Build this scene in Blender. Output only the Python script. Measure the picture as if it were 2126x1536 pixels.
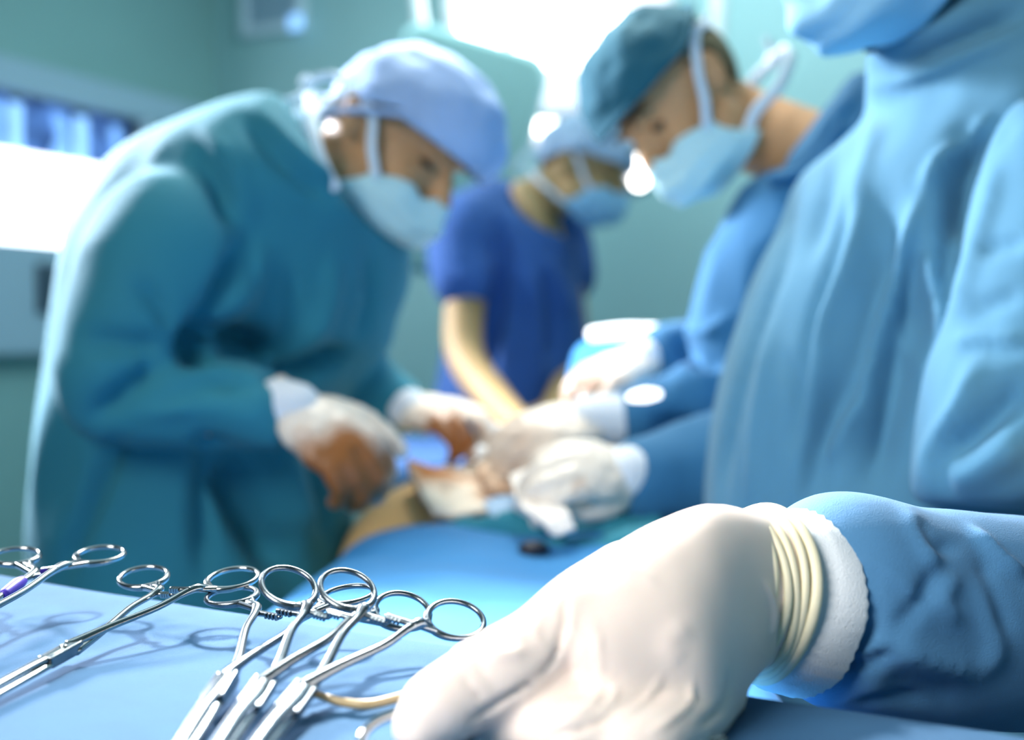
import bpy, math, random
import numpy as np
from mathutils import Vector, Matrix
random.seed(4); np.random.seed(4)
for o in list(bpy.data.objects): bpy.data.objects.remove(o)
C = bpy.context.scene.collection
SC = bpy.context.scene
PI = math.pi
# ------------------------------------------------------------------ camera, world, light, exposure
F = 2300.0; W, H = 2126, 1536; CZ = 1.2; TH = math.atan(68/F)
cam = bpy.data.cameras.new('camera'); cam.sensor_width = 36; cam.lens = 36*F/W
co = bpy.data.objects.new('camera', cam); C.objects.link(co)
co.location = (0, 0, CZ); co.rotation_euler = (PI/2-TH, 0, 0); cam.clip_start = .02
cam.dof.use_dof = True; cam.dof.focus_distance = .525; cam.dof.aperture_fstop = 3.7
SC.camera = co
vs = SC.view_settings
vs.view_transform = 'Standard'; vs.look = 'None'; vs.gamma = 1; vs.use_curve_mapping = False
vs.exposure = 0.25
wd = bpy.data.worlds.new('world'); SC.world = wd; wd.use_nodes = True
wd.node_tree.nodes['Background'].inputs[0].default_value = (.3, .6, .8, 1)
wd.node_tree.nodes['Background'].inputs[1].default_value = .15
def area(name, loc, target, size, power, col, sy=None, spread=None):
    l = bpy.data.lights.new(name, 'AREA'); l.energy = power; l.color = col; l.size = size
    if sy: l.shape = 'RECTANGLE'; l.size_y = sy
    if spread: l.spread = math.radians(spread)
    o = bpy.data.objects.new(name, l); C.objects.link(o); o.location = loc
    o.rotation_euler = (Vector(target)-Vector(loc)).to_track_quat('-Z', 'Y').to_euler()
    return o
# unseen cool ceiling fill, operating lamp, instrument lamp, added rim and frontal lights
area('ceiling_fill', (.2, 2.6, 2.85), (.2, 2.6, 0), 2.4, 26, (.72, .95, 1))
area('ceiling_fill', (-.6, .2, 2.85), (-.2, .9, 0), 1.6, 3.5, (.75, .93, 1))
area('field_or_rim_light', (-.05, 1.75, 2.35), (.02, 1.35, .95), .45, 5, (1, .97, .9), spread=80)
area('field_or_rim_light', (-1.75, 2.35, 2.2), (-.4, 1.4, 1.2), .4, 38, (.88, .9, 1), spread=70)  # unseen light from back left, added to rim the left surgeon
area('ceiling_fill', (.1, 2.9, 2.9), (-.1, 5.2, 1.3), 1.2, 20, (.75, .97, 1))  # added fill aimed at the back wall to brighten it
area('foreground_light', (-.12, 1.62, 2.0), (-.02, .5, 1.05), .12, 2.2, (1, .97, .93), spread=32)
area('foreground_light', (-.85, -.35, 1.95), (.15, .6, 1.1), .7, 5.0, (1, .96, .92), spread=75)  # added frontal light behind the camera for glove and instruments

def P(px, py, d):
    x = (px-W/2)/F*d; y = (H/2-py)/F*d
    return np.array((x, d*math.cos(TH)+y*math.sin(TH), CZ-d*math.sin(TH)+y*math.cos(TH)))
def onz(px, py, z):
    p = P(px, py, 1.0)-np.array((0, 0, CZ)); k = (z-CZ)/p[2]; return np.array((0, 0, CZ))+p*k
def proj(v):
    q = v-np.array((0, 0, CZ)); c, s = math.cos(TH), math.sin(TH)
    d = q[:, 1]*c-q[:, 2]*s; u = q[:, 1]*s+q[:, 2]*c
    return np.stack((W/2+F*q[:, 0]/d, H/2-F*u/d), 1), d
def nrm(v): v = np.array(v, float); return v/(np.linalg.norm(v)+1e-12)
# ------------------------------------------------------------------ materials
def lin(c): return tuple(((x/255)/12.92 if x/255 < .04045 else ((x/255+.055)/1.055)**2.4) for x in c)
def mat(name, rgb, rough=.6, metal=0, bump=0, bscale=400, var=0, vscale=8, sheen=0, sss=0, emit=0, spec=.5, wave=None, col2=None, c2scale=5, c2lo=.45, c2hi=.6, coat=0):
    m = bpy.data.materials.new(name); m.use_nodes = True; nt = m.node_tree; b = nt.nodes['Principled BSDF']
    N = nt.nodes.new; L = nt.links.new
    c = lin(rgb)+(1,)
    b.inputs['Base Color'].default_value = c; b.inputs['Roughness'].default_value = rough
    b.inputs['Metallic'].default_value = metal; b.inputs['Specular IOR Level'].default_value = spec
    b.inputs['Sheen Weight'].default_value = sheen; b.inputs['Coat Weight'].default_value = coat
    if sss: b.inputs['Subsurface Weight'].default_value = sss; b.inputs['Subsurface Radius'].default_value = (.02, .01, .006); b.inputs['Subsurface Scale'].default_value = .25
    if emit: b.inputs['Emission Color'].default_value = c; b.inputs['Emission Strength'].default_value = emit
    tc = N('ShaderNodeTexCoord')
    if var or col2:
        n = N('ShaderNodeTexNoise'); n.inputs['Scale'].default_value = vscale if not col2 else c2scale; n.inputs['Detail'].default_value = 3
        L(tc.outputs['Object'], n.inputs['Vector'])
        r = N('ShaderNodeValToRGB'); L(n.outputs['Fac'], r.inputs['Fac'])
        if col2:
            r.color_ramp.elements[0].position = c2lo; r.color_ramp.elements[1].position = c2hi
            r.color_ramp.elements[0].color = c; r.color_ramp.elements[1].color = lin(col2)+(1,)
        else:
            r.color_ramp.elements[0].position = .3; r.color_ramp.elements[1].position = .7
            r.color_ramp.elements[0].color = tuple(x*(1-var) for x in c[:3])+(1,); r.color_ramp.elements[1].color = tuple(min(1, x*(1+var)) for x in c[:3])+(1,)
        L(r.outputs['Color'], b.inputs['Base Color'])
    if bump:
        if wave:
            n = N('ShaderNodeTexWave'); n.inputs['Scale'].default_value = wave; n.inputs['Distortion'].default_value = .6; n.inputs['Detail'].default_value = 1
            n.bands_direction = 'Z'
        else:
            n = N('ShaderNodeTexNoise'); n.inputs['Scale'].default_value = bscale; n.inputs['Detail'].default_value = 4
        L(tc.outputs['Object'], n.inputs['Vector'])
        bp = N('ShaderNodeBump'); bp.inputs['Strength'].default_value = bump; bp.inputs['Distance'].default_value = .001
        L(n.outputs['Fac'], bp.inputs['Height']); L(bp.outputs['Normal'], b.inputs['Normal'])
    return m
M = dict(
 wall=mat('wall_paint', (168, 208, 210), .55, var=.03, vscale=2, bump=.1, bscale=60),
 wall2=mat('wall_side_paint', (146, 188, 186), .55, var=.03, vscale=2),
 floor=mat('floor_vinyl', (96, 140, 150), .4, var=.06),
 ceil=mat('ceiling_paint', (205, 220, 222), .8, bump=.1, bscale=50),
 gownA=mat('teal_gown_cloth', (38, 128, 148), .85, bump=.25, bscale=900, var=.05, sheen=.05),
 gownC=mat('blue_gown_cloth', (40, 106, 148), .85, bump=.25, bscale=900, var=.05, sheen=.05),
 gownD=mat('light_blue_gown_cloth', (78, 134, 162), .85, bump=.35, bscale=1400, var=.05, vscale=14, sheen=.08),
 sleeveD=mat('blue_sleeve_cloth', (74, 130, 174), .85, bump=.35, bscale=1400, var=.07, vscale=20, sheen=.08),
 scrub=mat('royal_blue_cloth', (52, 98, 166), .85, bump=.2, bscale=900, var=.06, sheen=.05),
 drape=mat('bright_blue_drape', (36, 128, 190), .85, bump=.3, bscale=900, var=.04, sheen=.05),
 tdrape=mat('tray_drape_cloth', (44, 94, 134), .9, bump=.5, bscale=1600, var=.05, vscale=60),
 ddrape=mat('navy_drape', (28, 78, 130), .9, bump=.2, bscale=900),
 skin=mat('skin', (196, 150, 104), .55, sss=.15, var=.05, vscale=20),
 skinB=mat('nurse_skin', (190, 156, 104), .55, sss=.15, var=.04, vscale=20),
 skinP=mat('patient_skin', (232, 190, 128), .5, sss=.15, var=.03),
 eye=mat('eye', (84, 66, 44), .3), brow=mat('eyebrow', (70, 56, 36), .9),
 hair=mat('brown_hair', (112, 104, 74), .8, bump=.9, bscale=300, var=.2, vscale=60),
 capA=mat('pale_blue_cap', (158, 190, 232), .9, bump=.4, bscale=500, var=.06, vscale=30),
 capC=mat('dark_teal_cap', (26, 92, 110), .9, bump=.3, bscale=700, var=.05),
 capB=mat('white_blue_cap', (172, 200, 226), .9, bump=.4, bscale=500),
 mask=mat('cyan_mask', (188, 228, 232), .8, bump=.2, bscale=600),
 maskB=mat('blue_mask', (148, 204, 234), .8, bump=.2, bscale=600),
 tie=mat('white_tie', (214, 232, 244), .8),
 cuff=mat('white_knit_cuff', (232, 240, 246), .95, bump=.8, bscale=1500),
 glove=mat('latex_glove', (255, 236, 224), .42, sss=.12, var=.02, vscale=25, spec=.45),
 roll=mat('rolled_latex', (248, 238, 206), .45, sss=.1),
 gloveS=mat('stained_glove', (238, 226, 206), .4, col2=(168, 112, 62), c2scale=13, c2lo=.5, c2hi=.64),
 gauze=mat('gauze', (255, 246, 236), .9, bump=.6, bscale=500),
 gauzeS=mat('stained_gauze', (252, 236, 214), .9, bump=.6, bscale=500, col2=(176, 118, 66), c2scale=11, c2lo=.46, c2hi=.6),
 steel=mat('instrument_steel', (160, 163, 162), .13, metal=1),
 satin=mat('satin_steel', (122, 131, 137), .24, metal=1, bump=.1, bscale=900),
 tape=mat('purple_tape', (74, 52, 178), .45),
 tan=mat('tan_tube', (170, 150, 110), .35),
 grey=mat('grey_housing', (168, 196, 214), .5), greyL=mat('light_housing', (196, 218, 232), .5),
 dark=mat('dark_panel', (44, 66, 84), .5), key=mat('key', (96, 120, 138), .4),
 film=mat('xray_film', (40, 66, 120), .35, col2=(90, 130, 200), c2scale=9, c2lo=.4, c2hi=.65, emit=0),
 bone=mat('lit_bone', (130, 180, 245), .5, emit=.8),
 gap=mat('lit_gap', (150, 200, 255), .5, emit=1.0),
 box=mat('lit_opal', (246, 250, 255), .5, emit=3.2),
 bulb=mat('lit_bulb', (255, 252, 246), .5, emit=7), dish=mat('lit_reflector', (244, 242, 252), .4, emit=.5),
 white=mat('white_enamel', (235, 240, 242), .3), glow=mat('glowing_highlight', (250, 252, 255), .4, emit=2.2),  # glow: painted highlight of bright steel, no lamp
 steelb=mat('brushed', (190, 200, 205), .3, metal=1), brown=mat('brown_box', (112, 96, 92), .6),
 shoe=mat('white_clog', (220, 224, 226), .5), black=mat('black_plastic', (24, 26, 40), .5),
)
def filmglow(m, s):
    b = m.node_tree.nodes['Principled BSDF']; r = b.inputs['Base Color'].links[0].from_socket
    m.node_tree.links.new(r, b.inputs['Emission Color']); b.inputs['Emission Strength'].default_value = s
filmglow(M['film'], .5)
# ------------------------------------------------------------------ mesh helpers
def mk(name, v, f, m, parent=None, smooth=True):
    me = bpy.data.meshes.new(name); me.from_pydata([tuple(map(float, p)) for p in v], [], [tuple(map(int, q)) for q in f]); me.update()
    o = bpy.data.objects.new(name, me); C.objects.link(o); me.materials.append(m)
    if smooth: me.polygons.foreach_set('use_smooth', [True]*len(me.polygons))
    if parent is not None:
        o.parent = parent; o.matrix_parent_inverse = Matrix.Translation(-Vector(parent.location))
    return o
def thing(name, label, cat, loc, group=None):
    o = bpy.data.objects.new(name, None); C.objects.link(o); o.location = tuple(map(float, loc)); o.empty_display_size = .05
    tag(o, label, cat, group); return o
def tag(o, label, cat, group=None):
    o['label'] = label; o['category'] = cat
    if group: o['group'] = group
    return o
def struct(o): o['kind'] = 'structure'; return o
def cr(pts, n):
    """Catmull-Rom through arrays pts (k, ...)"""
    pts = np.array(pts, float); k = len(pts); out = []
    for i in range(k-1):
        p0 = pts[max(i-1, 0)]; p1 = pts[i]; p2 = pts[i+1]; p3 = pts[min(i+2, k-1)]
        for j in range(n):
            t = j/n
            out.append(.5*((2*p1)+(-p0+p2)*t+(2*p0-5*p1+4*p2-p3)*t*t+(-p0+3*p1-3*p2+p3)*t**3))
    out.append(pts[-1]); return np.array(out)
def rings(R, cap=True, closed=False):
    R = np.array(R); k, n = R.shape[:2]; v = list(R.reshape(-1, 3)); f = []
    for i in range(k-1 if not closed else k):
        for j in range(n):
            a = i*n; b = ((i+1) % k)*n; f.append((a+j, a+(j+1) % n, b+(j+1) % n, b+j))
    if cap and not closed:
        for i in (0, k-1):
            c = len(v); v.append(R[i].mean(0))
            for j in range(n):
                t = (i*n+j, i*n+(j+1) % n, c); f.append(t[::-1] if i == 0 else t)
    return np.array(v), f
def S(L, R, d, t, d2=None, e=2.0, n=32):
    a0 = P(L[0], L[1], d); a1 = P(R[0], R[1], d2 if d2 else d); c = (a0+a1)/2; a = (a1-a0)/2
    b = nrm(c-np.array((0, 0, CZ))); b = b-a*np.dot(a, b)/np.dot(a, a); b = nrm(b)*t
    th = np.linspace(0, 2*PI, n, endpoint=False); cs, sn = np.cos(th), np.sin(th)
    q = (np.abs(cs)**e+np.abs(sn)**e)**(-1/e)
    return c+np.outer(cs*q, a)+np.outer(sn*q, b)
def loft(secs, k=6, cap=True): return rings(cr(secs, k), cap)
def tube(pts, rad, n=14, k=5, flat=1.0, up=(0, 0, 1), cap=True, rnd=True, closed=False):
    pts = np.array(pts, float); rad = np.array(rad, float)
    if rad.ndim == 0: rad = np.full(len(pts), float(rad))
    if closed: q = np.vstack([pts, pts[:1]]); P2 = np.array(q); R2 = np.append(rad, rad[0])
    else:
        P2 = cr(pts, k) if k > 1 else pts; R2 = cr(rad.reshape(-1, 1), k)[:, 0] if k > 1 else rad
    if closed: P2 = P2[:-1]; R2 = R2[:-1]
    out = []; u = None; m = len(P2)
    for i in range(m):
        t = nrm(P2[(i+1) % m]-P2[i-1]) if closed else nrm(P2[min(i+1, m-1)]-P2[max(i-1, 0)])
        if u is None:
            u = np.array(up, float)
            if abs(np.dot(nrm(u), t)) > .95: u = np.array((1, 0, 0.))
        u = nrm(u-t*np.dot(u, t)); w = np.cross(t, u)
        th = np.linspace(0, 2*PI, n, endpoint=False)
        out.append(P2[i]+np.outer(np.cos(th), u*R2[i]*flat)+np.outer(np.sin(th), w*R2[i]))
    if rnd and not closed and cap:
        def endc(i, s):
            j = i+(1 if i == 0 else -1); t = nrm(P2[i]-P2[j]); c = P2[i]; rr = out[i]-c; res = []
            for a in (.35, .7, .9): res.append(c+rr*math.sqrt(1-a*a)+t*R2[i]*a*min(flat, 1))
            return res
        a = endc(0, 0); b = endc(m-1, 1); out = a[::-1]+out+b
    return rings(out, cap, closed)
def ell(c, r, R=None, n=20, m=12):
    v = []; f = []
    for i in range(1, m):
        p = PI*i/m
        for j in range(n):
            t = 2*PI*j/n; v.append((r[0]*math.sin(p)*math.cos(t), r[1]*math.sin(p)*math.sin(t), r[2]*math.cos(p)))
    v.append((0, 0, r[2])); v.append((0, 0, -r[2])); T, B = len(v)-2, len(v)-1
    for i in range(m-2):
        for j in range(n): f.append((i*n+j, (i+1)*n+j, (i+1)*n+(j+1) % n, i*n+(j+1) % n))
    for j in range(n): f.append((T, j, (j+1) % n)); f.append((B, (m-2)*n+(j+1) % n, (m-2)*n+j))
    v = np.array(v)
    if R is not None: v = v@np.array(R).T
    return v+np.array(c), f
def box(c, s, R=None):
    v = np.array([(x, y, z) for x in (-1, 1) for y in (-1, 1) for z in (-1, 1)], float)*np.array(s)/2
    if R is not None: v = v@np.array(R).T
    return v+np.array(c), [(0, 1, 3, 2), (4, 6, 7, 5), (0, 4, 5, 1), (2, 3, 7, 6), (0, 2, 6, 4), (1, 5, 7, 3)]
def bevel(o, w=.003, seg=2):
    m = o.modifiers.new('bevel', 'BEVEL'); m.width = w; m.segments = seg; m.limit_method = 'ANGLE'; return o
def join(parts):
    v = []; f = []; n = 0
    for a, b in parts:
        v.append(np.array(a)); f += [tuple(i+n for i in q) for q in b]; n += len(a)
    return np.vstack(v), f
def evalmesh(o):
    dg = bpy.context.evaluated_depsgraph_get(); me = bpy.data.meshes.new_from_object(o.evaluated_get(dg))
    n = len(me.vertices); v = np.empty(n*3); me.vertices.foreach_get('co', v)
    nn = np.empty(n*3); me.vertices.foreach_get('normal', nn)
    f = [tuple(p.vertices) for p in me.polygons]
    bpy.data.meshes.remove(me); return v.reshape(-1, 3), f, nn.reshape(-1, 3)
def fuse(parts, vox, smooth=4, fac=.5):
    v, f = join(parts); o = mk('tmp', v, f, M['skin'])
    r = o.modifiers.new('r', 'REMESH'); r.mode = 'VOXEL'; r.voxel_size = vox
    if smooth: s = o.modifiers.new('s', 'SMOOTH'); s.factor = fac; s.iterations = smooth
    bpy.context.view_layer.update()
    res = evalmesh(o); me = o.data; bpy.data.objects.remove(o); bpy.data.meshes.remove(me); return res
def normals(v, f):
    n = np.zeros_like(v)
    a = np.array([q[:3] for q in f]); fn = np.cross(v[a[:, 1]]-v[a[:, 0]], v[a[:, 2]]-v[a[:, 0]])
    q4 = np.array([q if len(q) > 3 else (q[0], q[1], q[2], q[2]) for q in [tuple(x[:4]) for x in f]])
    for k in range(4): np.add.at(n, q4[:, k], fn)
    return n/(np.linalg.norm(n, axis=1, keepdims=True)+1e-12)
_T = np.random.rand(64, 64, 64)
def noise(p):
    i = np.floor(p).astype(int); t = p-i; t = t*t*(3-2*t); r = 0
    for a in (0, 1):
        for b in (0, 1):
            for c in (0, 1):
                w = (t[:, 0] if a else 1-t[:, 0])*(t[:, 1] if b else 1-t[:, 1])*(t[:, 2] if c else 1-t[:, 2])
                r = r+w*_T[(i[:, 0]+a) & 63, (i[:, 1]+b) & 63, (i[:, 2]+c) & 63]
    return r*2-1
def sculpt(v, n, strokes, face=.02):
    q, d = proj(v); vd = v-np.array((0, 0, CZ)); vd /= np.linalg.norm(vd, axis=1, keepdims=True)
    fw = np.clip((-(n*vd).sum(1)-face)/.25, 0, 1)
    disp = np.zeros(len(v))
    for pts, w, amp in strokes:
        pts = cr(np.array(pts, float), 6) if len(pts) > 2 else np.array(pts, float)
        L = np.concatenate([[0], np.cumsum(np.linalg.norm(np.diff(pts, axis=0), axis=1))])
        best = np.full(len(v), 1e9); par = np.zeros(len(v))
        for i in range(len(pts)-1):
            a, b = pts[i], pts[i+1]; ab = b-a; l2 = ab@ab+1e-9
            t = np.clip(((q-a)@ab)/l2, 0, 1); dd = np.linalg.norm(q-(a+t[:, None]*ab), axis=1)
            m = dd < best; best[m] = dd[m]; par[m] = (L[i]+t[m]*math.sqrt(l2))/L[-1]
        taper = np.clip(np.minimum(par, 1-par)*4+.25, 0, 1)
        disp += amp*np.exp(-(best/w)**2)*taper
    return v+n*(disp*fw)[:, None]
def folds(v, n, amp, sc=(6, 6, 2), seed=0, oct=2, ridge=True):
    r = 0; a = 1; s = np.array(sc, float)
    for k in range(oct):
        x = noise(v*s+seed*7.3+k*11); r = r+a*((1-2*np.abs(x)) if ridge else x); s = s*2.1; a *= .45
    return v+n*(r*amp)[:, None]
def lap(v, f, it=2, k=.5):
    e = np.array([(q[i], q[(i+1) % len(q)]) for q in f for i in range(len(q))])
    for _ in range(it):
        a = np.zeros_like(v); c = np.zeros(len(v)); np.add.at(a, e[:, 0], v[e[:, 1]]); np.add.at(c, e[:, 0], 1); np.add.at(a, e[:, 1], v[e[:, 0]]); np.add.at(c, e[:, 1], 1)
        v = v+(a/np.maximum(c, 1)[:, None]-v)*k
    return v
def frame(fwd, up):
    f = nrm(fwd); u = nrm(np.array(up, float)-f*np.dot(up, f)); r = np.cross(f, u)
    return np.stack((r, f, u), 1)     # columns: x right, y forward, z up
def sheet(G, m, name, parent=None, th=.002, closed=False):
    G = np.array(G); a, b = G.shape[:2]; v = G.reshape(-1, 3); f = []
    for i in range(a-1):
        for j in range(b-1 if not closed else b):
            j2 = (j+1) % b; f.append((i*b+j, i*b+j2, (i+1)*b+j2, (i+1)*b+j))
    o = mk(name, v, f, m, parent)
    if th: s = o.modifiers.new('thick', 'SOLIDIFY'); s.thickness = th; s.offset = 0
    return o

# ================================================================== SETTING
u = np.array((.466, .885)); w_ = np.array((.885, -.466)); c0 = np.array((-1.33, 5.0))
def rm(a, b, z): q = c0+w_*a-u*b; return np.array((q[0], q[1], z))    # a along the back wall, b along the left wall
RW, RL, RH = 6.2, 7.4, 3.0
def slab(name, m, a0, a1, b0, b1, z0, z1, kind=True):
    v = [rm(a, b, z) for a in (a0, a1) for b in (b0, b1) for z in (z0, z1)]
    o = mk(name, v, [(0, 1, 3, 2), (4, 6, 7, 5), (0, 4, 5, 1), (2, 3, 7, 6), (0, 2, 6, 4), (1, 5, 7, 3)], m, smooth=False)
    if kind: struct(o)
    return o
slab('floor', M['floor'], -.1, RW+.1, -.1, RL+.1, -.1, 0)
slab('ceiling', M['ceil'], -.1, RW+.1, -.1, RL+.1, RH, RH+.1)
slab('wall_back', M['wall'], -.1, RW+.1, -.1, 0, 0, RH)
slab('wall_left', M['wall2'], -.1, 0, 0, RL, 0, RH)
slab('wall_right', M['wall'], RW, RW+.1, 0, RL, 0, RH)
slab('wall_front', M['wall'], 0, RW, RL, RL+.1, 0, RH)
slab('baseboard_back', M['floor'], 0, RW, 0, .015, 0, .1)
slab('baseboard_left', M['floor'], 0, .015, .015, RL, 0, .1)

def onleft(px, py):   # point of the left wall plane seen at a pixel
    d = P(px, py, 1.0)-np.array((0, 0, CZ)); nn = np.array((w_[0], w_[1], 0)); c = np.array((c0[0], c0[1], CZ))
    k = ((c-np.array((0, 0, CZ)))@nn)/(d@nn); return np.array((0, 0, CZ))+d*k
def lb(px, py):
    p = onleft(px, py); b = (c0-p[:2])@u; return b, p[2]
def onback(px, py):
    d = P(px, py, 1.0)-np.array((0, 0, CZ)); nn = np.array((u[0], u[1], 0)); c = np.array((c0[0], c0[1], CZ))
    k = ((c-np.array((0, 0, CZ)))@nn)/(d@nn); p = np.array((0, 0, CZ))+d*k; return (p[:2]-c0)@w_, p[2]
def wbox(name, m, b0, b1, z0, z1, a0, a1, parent=None):
    v = [rm(a, b, z) for a in (a0, a1) for b in (b0, b1) for z in (z0, z1)]
    return bevel(mk(name, v, [(0, 1, 3, 2), (4, 6, 7, 5), (0, 4, 5, 1), (2, 3, 7, 6), (0, 2, 6, 4), (1, 5, 7, 3)], m, parent, smooth=False), .006)
# X-ray film viewer along the left wall
zt = lb(0, 132)[1]; zf = lb(0, 196)[1]; zl = lb(0, 316)[1]; z2 = lb(0, 506)[1]; zb = lb(0, 735)[1]
bL = lb(0, 400)[0]; b0 = lb(-520, 400)[0]; bR = lb(452, 300)[0]
xv = thing('xray_viewer', 'long grey wall-mounted film viewer with one bright panel, behind the left surgeon', 'light box', rm(0, bL, zb))
wbox('housing', M['grey'], b0, bR, zb, z2, 0, .10, xv)
wbox('top_frame', M['grey'], b0, bR, zf, zt, 0, .12, xv)
wbox('back_panel', M['dark'], b0, bR, z2, zf, 0, .05, xv)
bm_ = lb(262, 300)[0]; bn = lb(288, 300)[0]
wbox('divider', M['greyL'], bn, bm_, z2, zf, .05, .11, xv)
wbox('end_frame', M['grey'], bR, bR+.06, z2, zf, .05, .12, xv)
o = wbox('light_panel', M['box'], b0, lb(233, 400)[0], z2, zl, .05, .075, xv); o['label'] = 'glowing white opal panel'
bars = [(-400, -270), (-260, -130), (-118, -4), (24, 131), (162, 240)]
for i, (a, b) in enumerate(bars):
    ba, bb = lb(a, 250)[0], lb(b, 250)[0]
    fo = wbox('film', M['film'], ba, bb, zl, zf-.01, .05, .062, xv)
    m = (ba+bb)/2; wv = abs(ba-bb)
    c_ = rm(.064, m-.2*wv, (zl+zf)/2-.03)
    G = []
    for t in np.linspace(0, 1, 9):
        z = zl+.005+(zf-zl)*.78*t; off = -.2*wv+.05*wv*math.sin(4*t+i); hw = wv*(.16+.05*math.sin(7*t+1))
        hw *= (1 if t < .85 else .6)
        G.append([rm(.066, m+off+hw*s, z) for s in (-1, -.5, 0, .5, 1)])
    sheet(G, M['bone'], 'bone_image', fo, .002)
for a, b in ((-4, 24), (134, 160)):
    wbox('lit_gap', M['gap'], lb(a, 250)[0], lb(b, 250)[0], zl, zf-.03, .05, .06, xv)
pb0, pb1 = lb(36, 600)[0], lb(126, 600)[0]; pz0 = lb(36, 652)[1]; pz1 = lb(36, 548)[1]
cp = wbox('control_panel', M['dark'], pb0, pb1, pz0, pz1, .10, .115, xv)
for i in range(2):
    for j in range(5):
        bc = pb0+(pb1-pb0)*(.2+.6*i); zc = pz0+(pz1-pz0)*(.12+.19*j); hw = abs(pb1-pb0)*.09
        wbox('key', M['key'], bc-hw, bc+hw, zc-hw*.9, zc+hw*.9, .115, .13, cp)
# framed vent on the back wall
a0, z0 = onback(512, 82); a1, _ = onback(640, 82); _, z1 = onback(520, -60)
vt = thing('wall_vent', 'pale blue framed ventilation panel high on the back wall', 'vent', rm(a0, 0, z0))
def bwbox(name, m, a0, a1, z0, z1, b0, b1, parent):
    v = [rm(a, b, z) for a in (a0, a1) for b in (b0, b1) for z in (z0, z1)]
    return bevel(mk(name, v, [(0, 1, 3, 2), (4, 6, 7, 5), (0, 4, 5, 1), (2, 3, 7, 6), (0, 2, 6, 4), (1, 5, 7, 3)], m, parent, smooth=False), .005)
t = .035
bwbox('frame_side', M['tie'], a0, a0+t, z0, z1, 0, .05, vt); bwbox('frame_side', M['tie'], a1-t, a1, z0, z1, 0, .05, vt)
bwbox('frame_rail', M['tie'], a0+t, a1-t, z0, z0+t, 0, .05, vt); bwbox('frame_rail', M['grey'], a0+t, a1-t, z1-t, z1, 0, .05, vt)
pn = bwbox('panel', M['grey'], a0+t, a1-t, z0+t, z1-t, 0, .02, vt)
for k in range(7):
    z = z0+t+.02+k*(z1-z0-2*t)/7; bwbox('louvre', M['grey'], a0+t, a1-t, z, z+.012, .02, .035, vt)
bwbox('glowing_corner', M['gap'], a1-.055, a1+.01, z0-.012, z0+.05, .05, .065, vt)  # bright frame corner drawn as a glowing block
a0, z0 = onback(1452, 655); a1, z1 = onback(1505, 598)
sk = thing('wall_box', 'small brown box on the back wall left of the right-hand gown', 'wall box', rm(a0, 0, z0))
bwbox('case', M['brown'], a0, a1, z0, z1, 0, .05, sk); bwbox('lid', M['brown'], a0+.01, a1-.01, z0+.01, z1-.01, .05, .06, sk)
# rounded pendant board between the left cap and the lamps
def roundrect(wd, ht, r, th, n=6):
    pts = []
    for cx, cy, a in ((wd/2-r, ht/2-r, 0), (-wd/2+r, ht/2-r, 90), (-wd/2+r, -ht/2+r, 180), (wd/2-r, -ht/2+r, 270)):
        for k in range(n+1): t_ = math.radians(a+90*k/n); pts.append((cx+r*math.cos(t_), cy+r*math.sin(t_)))
    R = [[(x*s, y_, z*s) for x, z in pts] for y_, s in ((-th/2, .985), (-th/2+.004, 1), (th/2-.004, 1), (th/2, .985))]
    return np.array(R)
def place(R, c, xa, za):
    xa = nrm(xa); za = nrm(np.array(za)-xa*np.dot(za, xa)); ya = np.cross(za, xa)
    return R@np.stack((xa, ya, za), 0)+np.array(c)
tl, tr = P(890, 66, 2.95), P(1172, 148, 3.0); dn = P(1008, 430, 2.95)-P(1130, 160, 2.95)
wd_ = np.linalg.norm(tr-tl); R = roundrect(wd_, .62, .05, .04)
cc = (tl+tr)/2+nrm(dn)*.31
bd = thing('pendant_board', 'rounded teal board with pale edge behind the left surgeon and below the lamp', 'panel', cc)
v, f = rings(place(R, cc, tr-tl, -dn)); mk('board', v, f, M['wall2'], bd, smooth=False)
R2 = roundrect(wd_+.03, .65, .06, .03); v, f = rings(place(R2, cc+np.array((0, .012, 0)), tr-tl, -dn)); mk('edge_trim', v, f, M['mask'], bd, smooth=False)
v, f = tube([cc+np.array((0, .05, .0)), cc+np.array((-.1, .12, .5)), cc+np.array((-.1, .12, RH-cc[2]))], .02); mk('hanger', v, f, M['white'], bd)
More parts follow.
